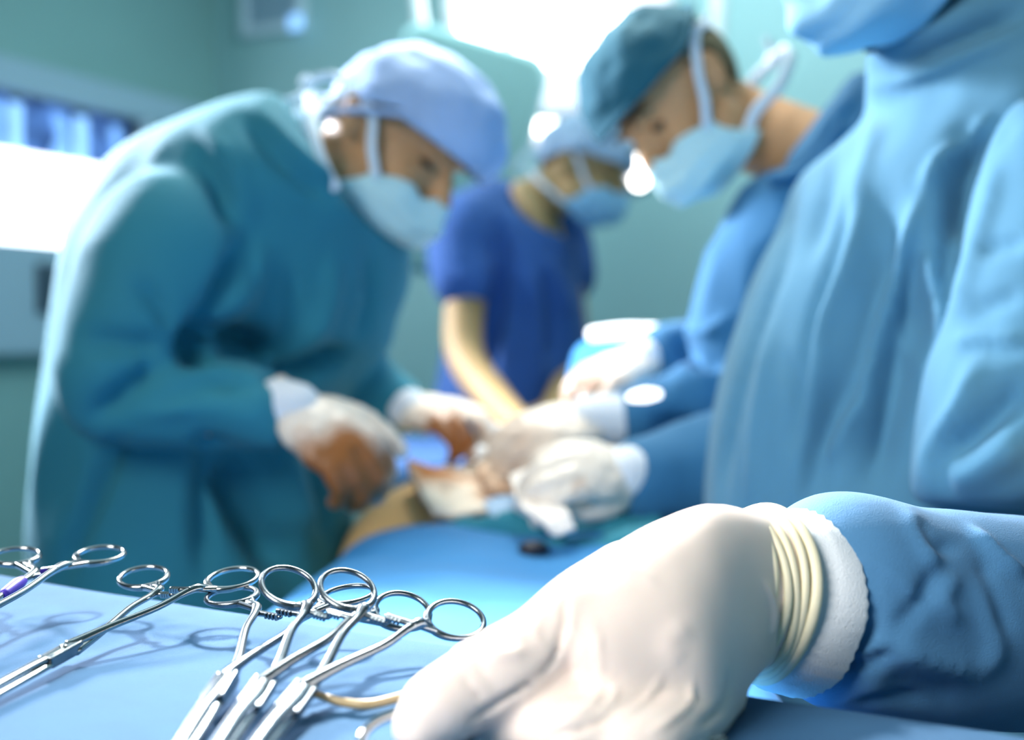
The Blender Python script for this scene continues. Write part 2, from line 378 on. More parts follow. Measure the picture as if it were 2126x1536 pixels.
# operating lamps in view
def lamp(label, px, py, d, r, bulbs, nrmv=(0, -1, -.25), br=.06):
    c = P(px, py, d); y = nrm(nrmv); x = nrm(np.cross((0, 0, 1), y)); z = np.cross(y, x)
    t_ = thing('surgical_lamp', label, 'lamp', c)
    def disc(prof, n=40):
        return rings([[c+x*rr*math.cos(a)+z*rr*math.sin(a)+y*h for a in np.linspace(0, 2*PI, n, endpoint=False)] for rr, h in prof])
    v, f = disc([(r*.2, -.12), (r*.7, -.11), (r*.97, -.06), (r*1.03, -.01), (r*1.03, .01), (r*.98, .012)]); mk('housing', v, f, M['white'], t_)
    v, f = disc([(r*.97, .01), (r*.97, .02), (r*.9, .022)]); mk('diffuser', v, f, M['dish'], t_)
    for (bx, by, bs) in bulbs:
        q, dd = (bx, by), d-.03
        p = P(bx, by, d); k = ((c-p)@y)/((p-np.array((0, 0, CZ)))@y); p = p+(p-np.array((0, 0, CZ)))*k+y*.02
        e, ff = rings([[p+x*rr*math.cos(a)+z*rr*math.sin(a)+y*h for a in np.linspace(0, 2*PI, 20, endpoint=False)] for rr, h in ((bs, 0), (bs, .015), (bs*.8, .03), (bs*.3, .035))])
        mk('bulb', e, ff, M['bulb'], t_)
    top = np.array((c[0]+.25, c[1]+.35, RH-.02))
    v, f = tube([c-y*.11, c-y*.22+np.array((0, 0, .1)), np.array((top[0], top[1], c[2]+.35)), top], .025, k=8); mk('arm', v, f, M['white'], t_)
    v, f = ell(c-y*.12, (.05, .05, .05)); mk('joint', v, f, M['greyL'], t_)
    return t_
k3 = 3.1/2300
lamp('big round white operating lamp with glowing bulbs at top centre', 1160, 2, 3.1, 235*k3,
     [(1008, 48, 58*k3), (1128, -8, 58*k3), (1122, 92, 52*k3), (1232, 128, 36*k3), (1248, 30, 45*k3), (1200, -90, 50*k3), (1070, -110, 50*k3), (1320, -60, 45*k3)], (-.1, -1, -.15))
k4 = 3.5/2300
lamp('smaller glowing operating lamp directly above the nurse', 1190, 218, 3.5, 118*k4,
     [(1135, 250, 34*k4), (1190, 200, 40*k4), (1235, 262, 38*k4), (1175, 285, 34*k4)], (0, -1, -.1))
k5 = 2.9/2300
lamp('small glowing lamp beside the nurse\'s forehead', 1330, 356, 2.9, 34*k5, [(1332, 334, 19*k5), (1325, 378, 17*k5)], (0, -1, 0))

# ================================================================== HEAD KIT
def ear(px, py, d, R, s, sx): return P(px, py, d)-R@(np.array((sx*.084, -.006, 0))*s)
def tf(v, o, R): return np.array(v)@R.T+o
def head_parts(o, R, s, neck):
    def T(a): return (tf(a[0]*s, o, R), a[1])
    ps = [T(ell((0, -.008, .032), (.076, .096, .09))), T(ell((0, .035, -.02), (.06, .062, .082))),
          T(ell((0, .052, -.078), (.042, .04, .032))), T(ell((.03, .07, -.03), (.026, .024, .026))), T(ell((-.03, .07, -.03), (.026, .024, .026))),
          T(tube([(0, .092, .02), (0, .108, -.008), (0, .116, -.028)], [.007, .010, .013])),
          T(ell((0, .088, .03), (.045, .012, .01)))]
    for sx in (-1, 1):
        ps.append(T(tube([(sx*.072, .004, .014), (sx*.081, -.004, .024), (sx*.085, -.016, .018), (sx*.083, -.018, 0), (sx*.078, -.006, -.019), (sx*.072, .003, -.025)], [.005, .0055, .006, .006, .0065, .005], n=8)))
        ps.append(T(ell((sx*.076, -.008, 0), (.006, .014, .022))))
        ps.append(T(ell((sx*.060, .014, -.06), (.012, .03, .025))))
    if neck is not None: ps.append(neck)
    return ps
def eyes(o, R, s, parent):
    for sx in (-1, 1):
        v, f = ell((sx*.031, .084, .004), (.012, .009, .005)); mk('eye', tf(v*s, o, R), f, M['eye'], parent)
        v, f = tube([(sx*.014, .097, .028), (sx*.031, .096, .034), (sx*.048, .085, .028)], [.003, .0045, .002], n=8, flat=.6); mk('eyebrow', tf(v*s, o, R), f, M['brow'], parent)
def shell(o, R, s, name, m, parent, c, r, zb, puff=None, amp=.003, seed=1, th=.002, nA=64, nE=26):
    """cap: zb(az)->local z of the brim; az=0 is the front"""
    G = []
    for i in range(nE+1):
        row = []
        for j in range(nA):
            az = 2*PI*j/nA; zz = (zb(az)-c[2])/r[2]; e0 = math.asin(max(-.95, min(.95, zz))); e = e0+(PI/2-e0)*i/nE
            k = 1+(puff(az, i/nE) if puff else 0)
            row.append((c[0]+r[0]*k*math.cos(e)*math.sin(az), c[1]+r[1]*k*math.cos(e)*math.cos(az), c[2]+r[2]*k*math.sin(e)))
        G.append(row)
    G = np.array(G); q = G.reshape(-1, 3); d = q-np.array(c); d /= np.linalg.norm(d, axis=1, keepdims=True)
    fade = np.repeat(np.clip(np.arange(nE+1)/3, .3, 1), nA)
    q = q+d*(amp*noise(q*32+seed*5)+amp*.6*(1-2*np.abs(noise(q*np.array((60, 25, 60))+seed))))[:, None]*fade[:, None]
    return sheet(tf(q*s, o, R).reshape(G.shape), m, name, parent, th, closed=True)
def ribbon(o, R, s, pts, w, m, name, parent, up=(1, 0, 0)):
    v, f = tube(pts, w, n=10, k=6, flat=.3, up=up); return mk(name, tf(v*s, o, R), f, m, parent)
def mask(o, R, s, m, parent, yfront=-.004, zt0=-.018, bot=-.118, sidet=-.044, sideb=-.09, name='face_mask', seed=0, wide=98):
    G = []; nu, nv = 41, 25
    for i in range(nv):
        v = i/(nv-1); row = []
        for j in range(nu):
            uu = -1+2*j/(nu-1); a = math.radians(64+22*v)*uu; k = abs(uu)**2.2
            ztop = zt0*(1-k)+sidet*k-.012*math.exp(-((abs(uu)-.3)/.15)**2); zbot = bot*(1-k)+sideb*k; z = ztop+(zbot-ztop)*v
            fr = .112+.018*math.sin(PI*min(1, v*1.15))-.045*max(0, v-.7)/.3
            rx = .076-.016*max(0, v-.45)*(1-k)
            x = rx*math.sin(a); y = .012+(fr-.012)*(max(math.cos(a), -.2) if True else 0)**1.0+yfront
            nose = .012*math.exp(-(uu/.16)**2)*(1-v)
            pl = .0022*math.sin(v*PI*6)*(1-k); y += nose+pl+.0015*math.sin(uu*23+seed)*k
            row.append((x, y, z))
        G.append(row)
    G = np.array(G); q = G.reshape(-1, 3); q = q+np.array((0, 1, 0))*(.003*noise(q*45+seed))[:, None]
    return sheet(tf(q*s, o, R).reshape(G.shape), m, name, parent, .002)
def stained(name, c, r0, r1, k=1.0):
    m = M['gloveS'].copy(); m.name = name; nt = m.node_tree; b = nt.nodes['Principled BSDF']
    for n in list(nt.nodes):
        if n.type == 'VALTORGB': nt.nodes.remove(n)
    N = nt.nodes.new; L = nt.links.new
    tc = [n for n in nt.nodes if n.type == 'TEX_COORD'][0]; nz = [n for n in nt.nodes if n.type == 'TEX_NOISE'][0]; nz.inputs['Scale'].default_value = 45
    vm = N('ShaderNodeVectorMath'); vm.operation = 'DISTANCE'; vm.inputs[1].default_value = tuple(map(float, c)); L(tc.outputs['Object'], vm.inputs[0])
    ad = N('ShaderNodeMath'); ad.operation = 'MULTIPLY_ADD'; ad.inputs[1].default_value = .06; ad.inputs[2].default_value = -.03; L(nz.outputs['Fac'], ad.inputs[0])
    sm = N('ShaderNodeMath'); L(vm.outputs['Value'], sm.inputs[0]); L(ad.outputs[0], sm.inputs[1])
    mr = N('ShaderNodeMapRange'); mr.inputs['From Min'].default_value = r0; mr.inputs['From Max'].default_value = r1; mr.inputs['To Min'].default_value = k; mr.inputs['To Max'].default_value = 0
    L(sm.outputs[0], mr.inputs['Value']); mx = N('ShaderNodeMix'); mx.data_type = 'RGBA'; L(mr.outputs[0], mx.inputs['Factor'])
    mx.inputs['A'].default_value = lin((236, 224, 208))+(1,); mx.inputs['B'].default_value = lin((150, 92, 42))+(1,); L(mx.outputs['Result'], b.inputs['Base Color'])
    return m
# ------------------------------------------------------------------ hand kit
def hand_parts(o, R, s, side=1, curl=(35, 40, 25), spread=1, thumb=None, cv=None):
    """local: y to the fingers, z = back of hand, x = thumb side (side=+1) ; returns closed solids"""
    ps = []
    def T(a): return (tf(a[0]*s*np.array((side, 1, 1)), o, R), a[1] if side > 0 else [q[::-1] for q in a[1]])
    th = np.linspace(0, 2*PI, 20, endpoint=False)
    ps.append(T(loft([np.stack((w*np.cos(th)+cx, np.full(20, y), h*np.sin(th)+z), 1) for y, w, h, z, cx in
        ((-.03, .027, .02, 0, 0), (0, .028, .02, 0, 0), (.03, .036, .019, .001, .001), (.065, .041, .017, .001, 0), (.092, .037, .012, -.001, -.001))], 4)))
    for i, (x, y, ln, r) in enumerate(((.029, .088, .074, .0100), (.010, .093, .082, .0104), (-.010, .090, .076, .0098), (-.028, .082, .060, .0088))):
        a = 0; p = np.array((x*.8, y-.035, 0)); pts = [p]; q = np.array((x, y, 0)); pts.append(q); L = (ln*.45, ln*.32, ln*.25)
        cc_ = cv[i] if cv else curl; sp = math.radians((1.5-i)*3*spread)
        for k in range(3):
            a += math.radians(cc_[k]); q = q+L[k]*np.array((math.sin(sp)*math.cos(a), math.cos(sp)*math.cos(a), -math.sin(a))); pts.append(q)
        ps.append(T(tube(pts, [r, r*1.12, r*1.06, r*.97, r*.8], n=12, k=4)))
    tb = thumb or [(.022, .012, -.006), (.044, .040, -.014), (.052, .068, -.026), (.046, .088, -.036)]
    ps.append(T(tube(tb, [.015, .0135, .0115, .009], n=12, k=4)))
    return ps
def person(label, loc, group=None): return thing('person', label, 'person', (loc[0], loc[1], 0), group)
def legs(hip, x0, y0, dx=.1, r=.06, ax=(1, 0)):
    ps = []; ax = np.array(ax, float)
    for s in (-1, 1):
        f = np.array((x0, y0))+ax*dx*s; h = np.array(hip)+np.array((ax[0]*dx*s, ax[1]*dx*s, 0))
        k = np.array(((f[0]+h[0])/2, (f[1]+h[1])/2, hip[2]*.5)); ps.append(tube([h, k, (f[0], f[1], .05)], [r*1.3, r*.9, r*.6], n=12))
    return ps
def shoes(x0, y0, fdir, parent, dx=.1, ax=(1, 0)):
    for s in (-1, 1):
        c = np.array((x0+ax[0]*dx*s, y0+ax[1]*dx*s)); fd = np.array(fdir)
        th = np.linspace(0, 2*PI, 20, endpoint=False); R = []
        for z, k in ((0, 1), (.025, 1.02), (.05, .9), (.085, .5)):
            pt = [(c+fd*(.05+.13*k*math.cos(a)-(1-k)*.08)+np.array((-fd[1], fd[0]))*.048*k*math.sin(a)) for a in th]
            R.append([(p[0], p[1], z+.001) for p in pt])
        v, f = rings(R); mk('shoe', v, f, M['shoe'], parent)

# ================================================================== PERSON A: left surgeon
A = person('person in teal gown and pale blue bouffant cap bending over from the left', P(400, 900, 1.4))
fA = frame(np.array((.70, -.42, -.52)), np.array((.52, 0, .83))); sA = .97; hA = ear(730, 236, 1.27, fA, sA, 1)
nb = P(590, 360, 1.36)
neckA = tube([tf(np.array((0, -.012, -.02))*sA, hA, fA), tf(np.array((0, -.05, -.10))*sA, hA, fA), nb], [.058, .054, .05], n=20)
shR = P(400, 470, 1.26); elR = P(205, 800, 1.16); wrR = P(565, 845, 1.13)
shL = P(520, 440, 1.5); elL = P(560, 760, 1.48); wrL = P(800, 845, 1.42)
ps = head_parts(hA, fA, sA, neckA)+[tube([nb, P(400, 520, 1.38), P(400, 800, 1.4), P(420, 1000, 1.42)], [.05, .12, .12, .14], n=20),
      tube([shR, elR, wrR], [.05, .042, .028]), tube([shL, elL, wrL], [.05, .042, .028])]+legs(P(420, 1000, 1.42), -.42, 1.45, .07, .06, (0, 1))
v, f, n = fuse(ps, .006, 3); mk('body', v, f, M['skin'], A); eyes(hA, fA, sA, A)
gown = [loft([S((598, 240), (690, 405), 1.30, .072), S((560, 208), (745, 445), 1.31, .10), S((470, 226), (800, 490), 1.33, .15), S((340, 285), (836, 500), 1.36, .19), S((245, 360), (838, 590), 1.38, .205),
         S((180, 470), (815, 660), 1.38, .21), S((150, 620), (800, 720), 1.38, .20), S((125, 760), (745, 780), 1.38, .195), S((105, 900), (700, 880), 1.38, .2),
         S((100, 1050), (715, 1020), 1.38, .21), S((110, 1250), (725, 1200), 1.38, .22), S((110, 1600), (740, 1500), 1.38, .23), S((110, 2500), (760, 2400), 1.38, .25)], 6),
        tube([P(450, 440, 1.25), P(365, 530, 1.20), P(308, 650, 1.17), P(255, 770, 1.15)], [.06, .088, .086, .072], n=22, k=8),
        tube([P(265, 690, 1.15), P(225, 815, 1.14), P(330, 828, 1.14), P(440, 838, 1.135), P(545, 841, 1.13)], [.065, .052, .052, .046, .035], n=22, k=8),
        tube([P(560, 480, 1.46), P(640, 640, 1.46), P(700, 770, 1.44), P(815, 845, 1.42)], [.085, .08, .06, .038], n=20, k=8)]
v, f, n = fuse(gown, .008, 5)
v = folds(v, n, .007, (7, 7, 3), 1); n = normals(v, f)
g = [([(498, 510), (480, 570), (440, 640), (395, 695)], 13, -.022), ([(540, 510), (520, 590), (480, 650)], 22, .010),
     ([(289, 583), (325, 625), (370, 690)], 10, -.015), ([(506, 240), (590, 335), (690, 415)], 14, -.014), ([(530, 225), (620, 320), (700, 385)], 10, .008),
     ([(400, 290), (445, 360), (480, 470)], 12, -.010), ([(430, 280), (490, 370), (520, 460)], 16, .009),
     ([(330, 755), (270, 805), (195, 865)], 12, -.018), ([(380, 735), (440, 705), (520, 715), (570, 735)], 22, -.045),
     ([(566, 783), (640, 768), (710, 732)], 14, -.03), ([(425, 910), (420, 1040), (425, 1190)], 16, -.02), ([(245, 915), (170, 1090), (130, 1190)], 14, -.014),
     ([(650, 930), (672, 1050), (680, 1110)], 12, -.015), ([(560, 880), (600, 1000), (640, 1110)], 24, .014), ([(460, 950), (520, 1080), (600, 1180)], 30, -.04),
     ([(380, 810), (460, 790), (545, 800)], 9, -.008), ([(300, 860), (420, 845), (540, 860)], 10, .008), ([(420, 770), (480, 800), (500, 860)], 9, -.008),
     ([(180, 700), (260, 715), (340, 720)], 14, -.016), ([(600, 560), (610, 660), (570, 740)], 14, -.008), ([(690, 540), (680, 640), (640, 720)], 16, .009), ([(760, 520), (770, 620), (740, 700)], 12, -.008)]
v = lap(sculpt(v, n, [(a, b*1.15, c*1.5) for a, b, c in g]), f, 2); mk('gown', v, f, M['gownA'], A)
shell(hA, fA, sA, 'cap', M['capA'], A, (0, .018, .03), (.086, .112, .100),
      lambda a: (.028 if abs(((a+PI) % (2*PI))-PI) < 1.2 else .04-.07*max(0, (abs(((a+PI) % (2*PI))-PI)-1.2)/1.9)), lambda az, e: .10*max(0, math.cos(az))*math.sin(PI*min(1, e*1.1+.1))+.03, .004, 1)
v, f = tube([(math.sin(a)*.089, .02+math.cos(a)*.117, .034 if math.cos(a) > .35 else .035-.055*min(1, (.35-math.cos(a)))) for a in np.linspace(0, 2*PI, 40, endpoint=False)], .0045, n=8, closed=True)
mk('cap_band', tf(v*sA, hA, fA), f, M['capA'], A)
mk_ = mask(hA, fA, sA, M['mask'], A, seed=1, bot=-.106, sideb=-.084)
def ties(o, R, s, parent, tail, low, knot=(0, -.118, .03), tw=1.0, up2=((.083, -.03, .05), (.06, -.08, .045))):
    for sx in (-1, 1):
        ribbon(o, R, s, [(sx*.069, .064, -.044), (sx*.078, .04, -.018), (sx*.083, .016, .014)]+[(sx*a, b, c) for a, b, c in up2]+[knot], .0052*tw, M['tie'], 'upper_tie', parent)
        ribbon(o, R, s, [(sx*.070, .022, -.088), (sx*.077, -.01, -.078)]+[(sx*a, b, c) for a, b, c in low]+[(0, low[-1][1]-.012, low[-1][2])], .006*tw, M['tie'], 'lower_tie', parent)
    k0 = np.array((0, low[-1][1]-.012, low[-1][2]))
    v, f = ell(k0, (.012, .010, .012)); mk('tie_knot', tf(v*s, o, R), f, M['tie'], parent)
    v, f = ell(knot, (.012, .009, .010)); mk('tie_knot', tf(v*s, o, R), f, M['tie'], parent)
    for q in tail: ribbon(o, R, s, q, .006, M['tie'], 'tie_tail', parent)
ties(hA, fA, sA, A, [[(0, -.112, .0), (0, -.135, -.03), (0, -.15, -.03)]], [(.074, -.06, -.045), (.04, -.098, -.008)], (0, -.108, .005), 1.15, ((.083, -.028, .022), (.079, -.052, -.02), (.05, -.09, -.005)))
for q, w in (([P(640, 188, 1.33), P(655, 165, 1.32), P(690, 158, 1.31), P(725, 168, 1.29)], .0055), ([P(640, 190, 1.33), P(610, 208, 1.34), P(575, 212, 1.345), P(545, 215, 1.35)], .005), ([P(640, 185, 1.33), P(632, 172, 1.33), P(640, 160, 1.33)], .006)):
    v, f = tube(q, w, n=10, k=6, flat=.35, up=(0, 1, 0)); mk('tie_tail', v, f, M['tie'], A)
v, f = tube([P(697, 392, 1.215), P(668, 335, 1.215), P(650, 268, 1.235), P(642, 195, 1.30)], .0066, n=10, k=6, flat=.35, up=(0, 1, 0)); mk('lower_tie', v, f, M['tie'], A)
def sleeve_cuff(p0, p1, r0, r1, parent, name='knit_cuff'):
    v, f = tube([p0, (np.array(p0)+np.array(p1))/2, p1], [r0*.82, (r0+r1)/2+.001, r1], n=24, k=6); o = mk(name, v, f, M['cuff'], parent); return o
sleeve_cuff(P(534, 841, 1.13), P(612, 850, 1.125), .029, .0285, A)
sleeve_cuff(P(780, 842, 1.42), P(850, 850, 1.40), .029, .027, A)
def glove(parts, vox, m, parent, extra=None, amp=.0015, label=None):
    v, f, n = fuse(parts, vox, 3); v = folds(v, n, amp, (60, 60, 60), 3, 1)
    if extra: v = sculpt(v, normals(v, f), extra)
    o = mk('glove', v, f, m, parent)
    if label: o['label'] = label
    return o
w0 = P(598, 848, 1.125); R = frame(P(705, 925, 1.10)-w0, np.array((.3, -.75, .6)))
glove(hand_parts(w0, R, .98, -1, (45, 50, 30), .6, thumb=[(.022, .012, -.006), (.046, .042, -.012), (.058, .078, -.02), (.056, .108, -.028)]), .004, stained('glove_a', P(725, 1000, 1.08), .04, .075), A)
w0 = P(842, 850, 1.41); R = frame(P(950, 870, 1.36)-w0, np.array((.1, -.5, .85)))
glove(hand_parts(w0, R, .95, -1, (40, 55, 35), .6), .004, stained('glove_b', P(925, 915, 1.35), .03, .06), A)
shoes(-.42, 1.45, (1, 0), A, .12, (0, 1))

# ================================================================== PERSON B: nurse
B = person('person in royal blue short-sleeved scrubs, white cap and blue mask, standing at the back centre', P(1080, 700, 2.4))
sB = .93; fB = frame(np.array((.86, -.40, -.28)), np.array((.28, 0, .96))); hB = ear(1176, 336, 2.3, fB, sB, 1)
nB = P(1075, 455, 2.44)
armB = tube([P(985, 480, 2.3), P(968, 600, 2.27), P(966, 735, 2.22), P(1030, 830, 2.1), P(1088, 890, 1.95)], [.05, .043, .04, .034, .026], n=16, k=8)
armB2 = tube([P(1150, 480, 2.55), P(1180, 640, 2.5), P(1190, 760, 2.4), P(1150, 850, 2.2)], [.05, .042, .038, .028], n=16, k=6)
wB = P(1088, 890, 1.95); RB = frame(P(1110, 930, 1.85)-wB, np.array((-.2, -.3, .9)))
wB2 = P(1150, 850, 2.2); RB2 = frame(np.array((-.5, -.8, -.2)), np.array((0, -.3, .9)))
ps = head_parts(hB, fB, sB, tube([tf(np.array((0, -.02, -.03)), hB, fB), P(1112, 420, 2.40), nB], [.056, .055, .075], n=20))+[
     tube([nB, P(1080, 600, 2.45), P(1080, 800, 2.45), P(1080, 1050, 2.45)], [.09, .12, .11, .13], n=20), armB, armB2]+hand_parts(wB, RB, .95, 1)+hand_parts(wB2, RB2, .95, -1)+legs(P(1080, 1050, 2.45), .02, 2.45, .1, .065, (.4, .9))
v, f, n = fuse(ps, .0065, 3); mk('body', v, f, M['skinB'], B); eyes(hB, fB, sB, B)
top = [loft([S((1052, 395), (1142, 540), 2.38, .085), S((985, 405), (1195, 505), 2.42, .15), S((958, 440), (1205, 570), 2.45, .2), S((958, 520), (1212, 630), 2.45, .2),
        S((945, 620), (1218, 690), 2.45, .175), S((920, 740), (1215, 760), 2.45, .17), S((900, 860), (1200, 850), 2.45, .18), S((890, 1050), (1200, 1050), 2.45, .19), S((900, 1200), (1195, 1200), 2.45, .18)], 6),
       tube([P(1025, 440, 2.38), P(975, 480, 2.31), P(956, 530, 2.285), P(962, 575, 2.27)], [.075, .078, .068, .062], n=20, k=6),
       tube([P(1120, 440, 2.5), P(1160, 500, 2.56), P(1180, 570, 2.54)], [.07, .07, .06], n=20, k=6)]
v, f, n = fuse(top, .009, 4); v = folds(v, n, .007, (6, 6, 3), 4); n = normals(v, f)
v = sculpt(v, n, [([(1040, 470), (1045, 560), (1030, 680), (1010, 780)], 12, -.03), ([(1135, 560), (1150, 640), (1150, 760)], 22, -.02), ([(1100, 560), (1115, 680), (1120, 820)], 14, .015),
                  ([(1130, 535), (1165, 590), (1185, 650)], 10, .012), ([(940, 560), (975, 580), (1010, 630)], 8, .006)])
# V neck: dent the front of the collar so skin shows
mk('scrub_top', v, f, M['scrub'], B)
v, f = tube([P(1085, 400, 2.325), P(1112, 455, 2.305), P(1139, 522, 2.30)], [.028, .03, .008], n=14, flat=.9); mk('bare_neckline', v, f, M['skinB'], B)
v, f, n = fuse([tube([P(1075, 1000, 2.45)+np.array(q), np.array((.02+q[0], 2.45+q[1], .5)), np.array((.02+q[0], 2.45+q[1], .1))], [.15, .1, .085], n=16) for q in ((.05, .09, 0), (-.05, -.09, 0))], .012, 3)
mk('trousers', v, f, M['scrub'], B)
shell(hB, fB, sB, 'cap', M['capB'], B, (0, 0, .035), (.088, .112, .092), lambda a: .03 if math.cos(a) > 0 else .03-.05*(-math.cos(a)), lambda az, e: .04, .006, 9)
mask(hB, fB, sB, M['maskB'], B, seed=2)
ties(hB, fB, sB, B, [[(0, -.13, .03), (.01, -.15, 0), (.02, -.155, -.04)]], [(.07, -.07, -.05), (.04, -.11, -.03)])
shoes(.02, 2.45, (1, 0), B, .1, (.4, .9))

# ================================================================== PERSON C: right middle surgeon
Cc = person('person in blue gown with dark teal cap and brown hair leaning from the right', P(1750, 800, 1.5))
sC = .95; fC = frame(np.array((-.58, -.46, -.67)), np.array((-.67, 0, .72))); hC = ear(1484, 142, 1.38, fC, sC, -1)
nC = P(1710, 330, 1.42)
neckC = tube([tf(np.array((0, -.015, -.02))*sC, hC, fC), tf(np.array((0, -.045, -.09))*sC, hC, fC), nC], [.058, .054, .055], n=20)
wC1 = P(1345, 872, 1.33); wC2 = P(1395, 750, 1.5)
ps = head_parts(hC, fC, sC, neckC)+[tube([nC, P(1780, 600, 1.5), P(1790, 800, 1.5), P(1790, 1000, 1.5)], [.055, .12, .12, .14], n=20),
     tube([P(1700, 480, 1.38), P(1560, 800, 1.36), wC1], [.05, .042, .028]), tube([P(1750, 450, 1.62), P(1600, 740, 1.6), wC2], [.05, .042, .028])]+legs(P(1790, 1000, 1.5), .52, 1.6, .07, .06, (0, 1))
v, f, n = fuse(ps, .006, 3)
e0 = tf(np.array((.088, -.006, .0))*sC, hC, fC)
mk('body', v, f, M['skin'], Cc); eyes(hC, fC, sC, Cc)
gown = [loft([S((1622, 372), (1778, 168), 1.38, .072), S((1610, 400), (1822, 185), 1.385, .085), S((1598, 430), (1850, 225), 1.40, .11), S((1575, 500), (1920, 260), 1.46, .16), S((1548, 600), (2010, 420), 1.5, .2),
         S((1520, 720), (2050, 620), 1.5, .2), S((1490, 900), (2060, 850), 1.5, .2), S((1480, 1100), (2060, 1050), 1.5, .21), S((1480, 1500), (2060, 1500), 1.5, .22), S((1500, 2300), (2040, 2300), 1.5, .24)], 6),
        tube([P(1640, 500, 1.4), P(1580, 640, 1.38), P(1540, 800, 1.36), P(1450, 850, 1.345), P(1325, 870, 1.33)], [.09, .085, .065, .054, .040], n=20, k=8),
        tube([P(1680, 500, 1.6), P(1600, 640, 1.56), P(1500, 725, 1.53), P(1385, 745, 1.50)], [.09, .08, .05, .040], n=20, k=8)]
v, f, n = fuse(gown, .008, 4); v = folds(v, n, .008, (8, 8, 5), 6); n = normals(v, f)
v = sculpt(v, n, [([(1400, 700), (1440, 745), (1500, 760)], 10, -.015), ([(1400, 680), (1460, 690), (1520, 660)], 9, .01), ([(1350, 900), (1420, 880), (1480, 900)], 14, -.012),
                  ([(1725, 240), (1700, 300), (1640, 380)], 10, .01), ([(1815, 190), (1795, 240), (1745, 300)], 7, .01)])
mk('gown', v, f, M['gownC'], Cc)
v, f = tube([P(1608, 372, 1.33), P(1680, 350, 1.30), P(1738, 270, 1.31), P(1765, 190, 1.37), P(1775, 172, 1.44)], .014, n=12, flat=.5); mk('collar_binding', v, f, M['gownC'], Cc)
fz = lambda a: .052 if math.cos(a) > .55 else .052+.030*min(1, (.55-math.cos(a))/.5)
shell(hC, fC, sC, 'cap', M['capC'], Cc, (0, .006, .04), (.09, .112, .102), lambda a: .045+.04*max(0, -math.cos(a)), lambda az, e: .03*max(0, math.cos(az))*math.sin(PI*e)+.02, .005, 3)
v, f = tube([(math.sin(a)*.092, .006+math.cos(a)*.116, .05+.04*max(0, -math.cos(a))) for a in np.linspace(0, 2*PI, 40, endpoint=False)], .0045, n=8, closed=True)
mk('cap_band', tf(v*sC, hC, fC), f, M['capC'], Cc)
# hair shell: back and sides of the head under the cap
G = []
for i in range(14):
    row = []
    for j in range(40):
        az = PI+(j/39-.5)*2*math.radians(98); zlow = -.05+.07*max(0, 1+math.cos(az))*1.0
        zlow = -.055 if abs(az-PI) < 1.0 else -.055+.085*min(1, (abs(az-PI)-1.0)/.35); z = zlow+(.10-zlow)*i/13
        k = math.sqrt(max(.05, 1-((z-.032)/.1)**2)); row.append((.081*k*math.sin(az), -.006+.103*k*math.cos(az), z))
    G.append(row)
G = np.array(G); sheet(tf(G.reshape(-1, 3)*sC, hC, fC).reshape(G.shape), M['hair'], 'hair', Cc, .006)
mask(hC, fC, sC, M['mask'], Cc, seed=3, sideb=-.1)
ties(hC, fC, sC, Cc, [[(0, -.125, .03), (0, -.14, .05), (0, -.155, .055)], [(0, -.18, -.055), (0, -.195, -.035), (0, -.20, -.03)], [(0, -.18, -.055), (0, -.202, -.055)]], [(.083, -.06, -.080), (.078, -.12, -.068), (.045, -.165, -.058)], tw=1.35)
sleeve_cuff(P(1370, 874, 1.335), P(1222, 872, 1.305), .034, .029, Cc)
sleeve_cuff(P(1398, 744, 1.50), P(1345, 745, 1.48), .031, .028, Cc)
w0 = P(1245, 872, 1.31); R = frame(P(1130, 900, 1.28)-w0, np.array((0, -.6, .8)))
glove(hand_parts(w0, R, .98, 1, (30, 45, 30), .5), .004, stained('glove_c', P(1075, 925, 1.27), .0, .06, .5), Cc)
w0 = P(1352, 745, 1.48); R = frame(P(1230, 790, 1.44)-w0, np.array((-.2, -.5, .8)))
glove(hand_parts(w0, R, .92, 1, (25, 45, 30), .5), .004, stained('glove_d', P(1215, 810, 1.44), .01, .06, .8), Cc)
shoes(.52, 1.6, (-1, 0), Cc, .12, (0, 1))

# ================================================================== PERSON D: foreground surgeon
D = person('person in light blue gown filling the right side, gloved left hand reaching to the instruments', P(1900, 1200, 1.0))
sD = 1.08; hD = P(1845, -250, .97); fD = frame(np.array((-.82, -.10, -.52)), np.array((-.52, 0, .82)))
nD = P(2130, 60, 1.03)
EL = P(2330, 1310, .60); WR = P(1500, 1224, .488)
ps = head_parts(hD, fD, sD, tube([tf(np.array((0, -.015, -.02))*sD, hD, fD), tf(np.array((0, -.04, -.09))*sD, hD, fD), nD], [.058, .050, .06], n=20))+[
    tube([nD, P(2060, 500, 1.04), P(1950, 900, 1.04), P(1950, 1300, 1.04)], [.06, .13, .12, .14], n=20),
    tube([P(2330, 330, .84), P(2390, 800, .78), EL], [.055, .044, .032]), tube([EL, (EL+WR)/2, WR+(EL-WR)*.06], [.032, .034, .027]),
    tube([P(2000, 450, 1.2), P(1800, 900, 1.22), P(1420, 1000, 1.17)], [.055, .045, .028])]+legs(P(1950, 1300, 1.04), .38, 1.04, .07, .06, (0, 1))
v, f, n = fuse(ps, .006, 3); mk('body', v, f, M['skin'], D); eyes(hD, fD, sD, D)
mask(hD, fD, sD, M['maskB'], D, seed=5)
ties(hD, fD, sD, D, [[(0, -.12, .03), (0, -.13, -.03)]], [(.062, -.075, -.06), (.03, -.09, -.06)])
shell(hD, fD, sD, 'cap', M['capA'], D, (0, .005, .035), (.086, .108, .098), lambda a: .03-.04*max(0, -math.cos(a)), None, .004, 6)
v, f = ell(P(1806, 86, .985), (.008, .006, .011)); mk('toggle', v, f, M['black'], D)
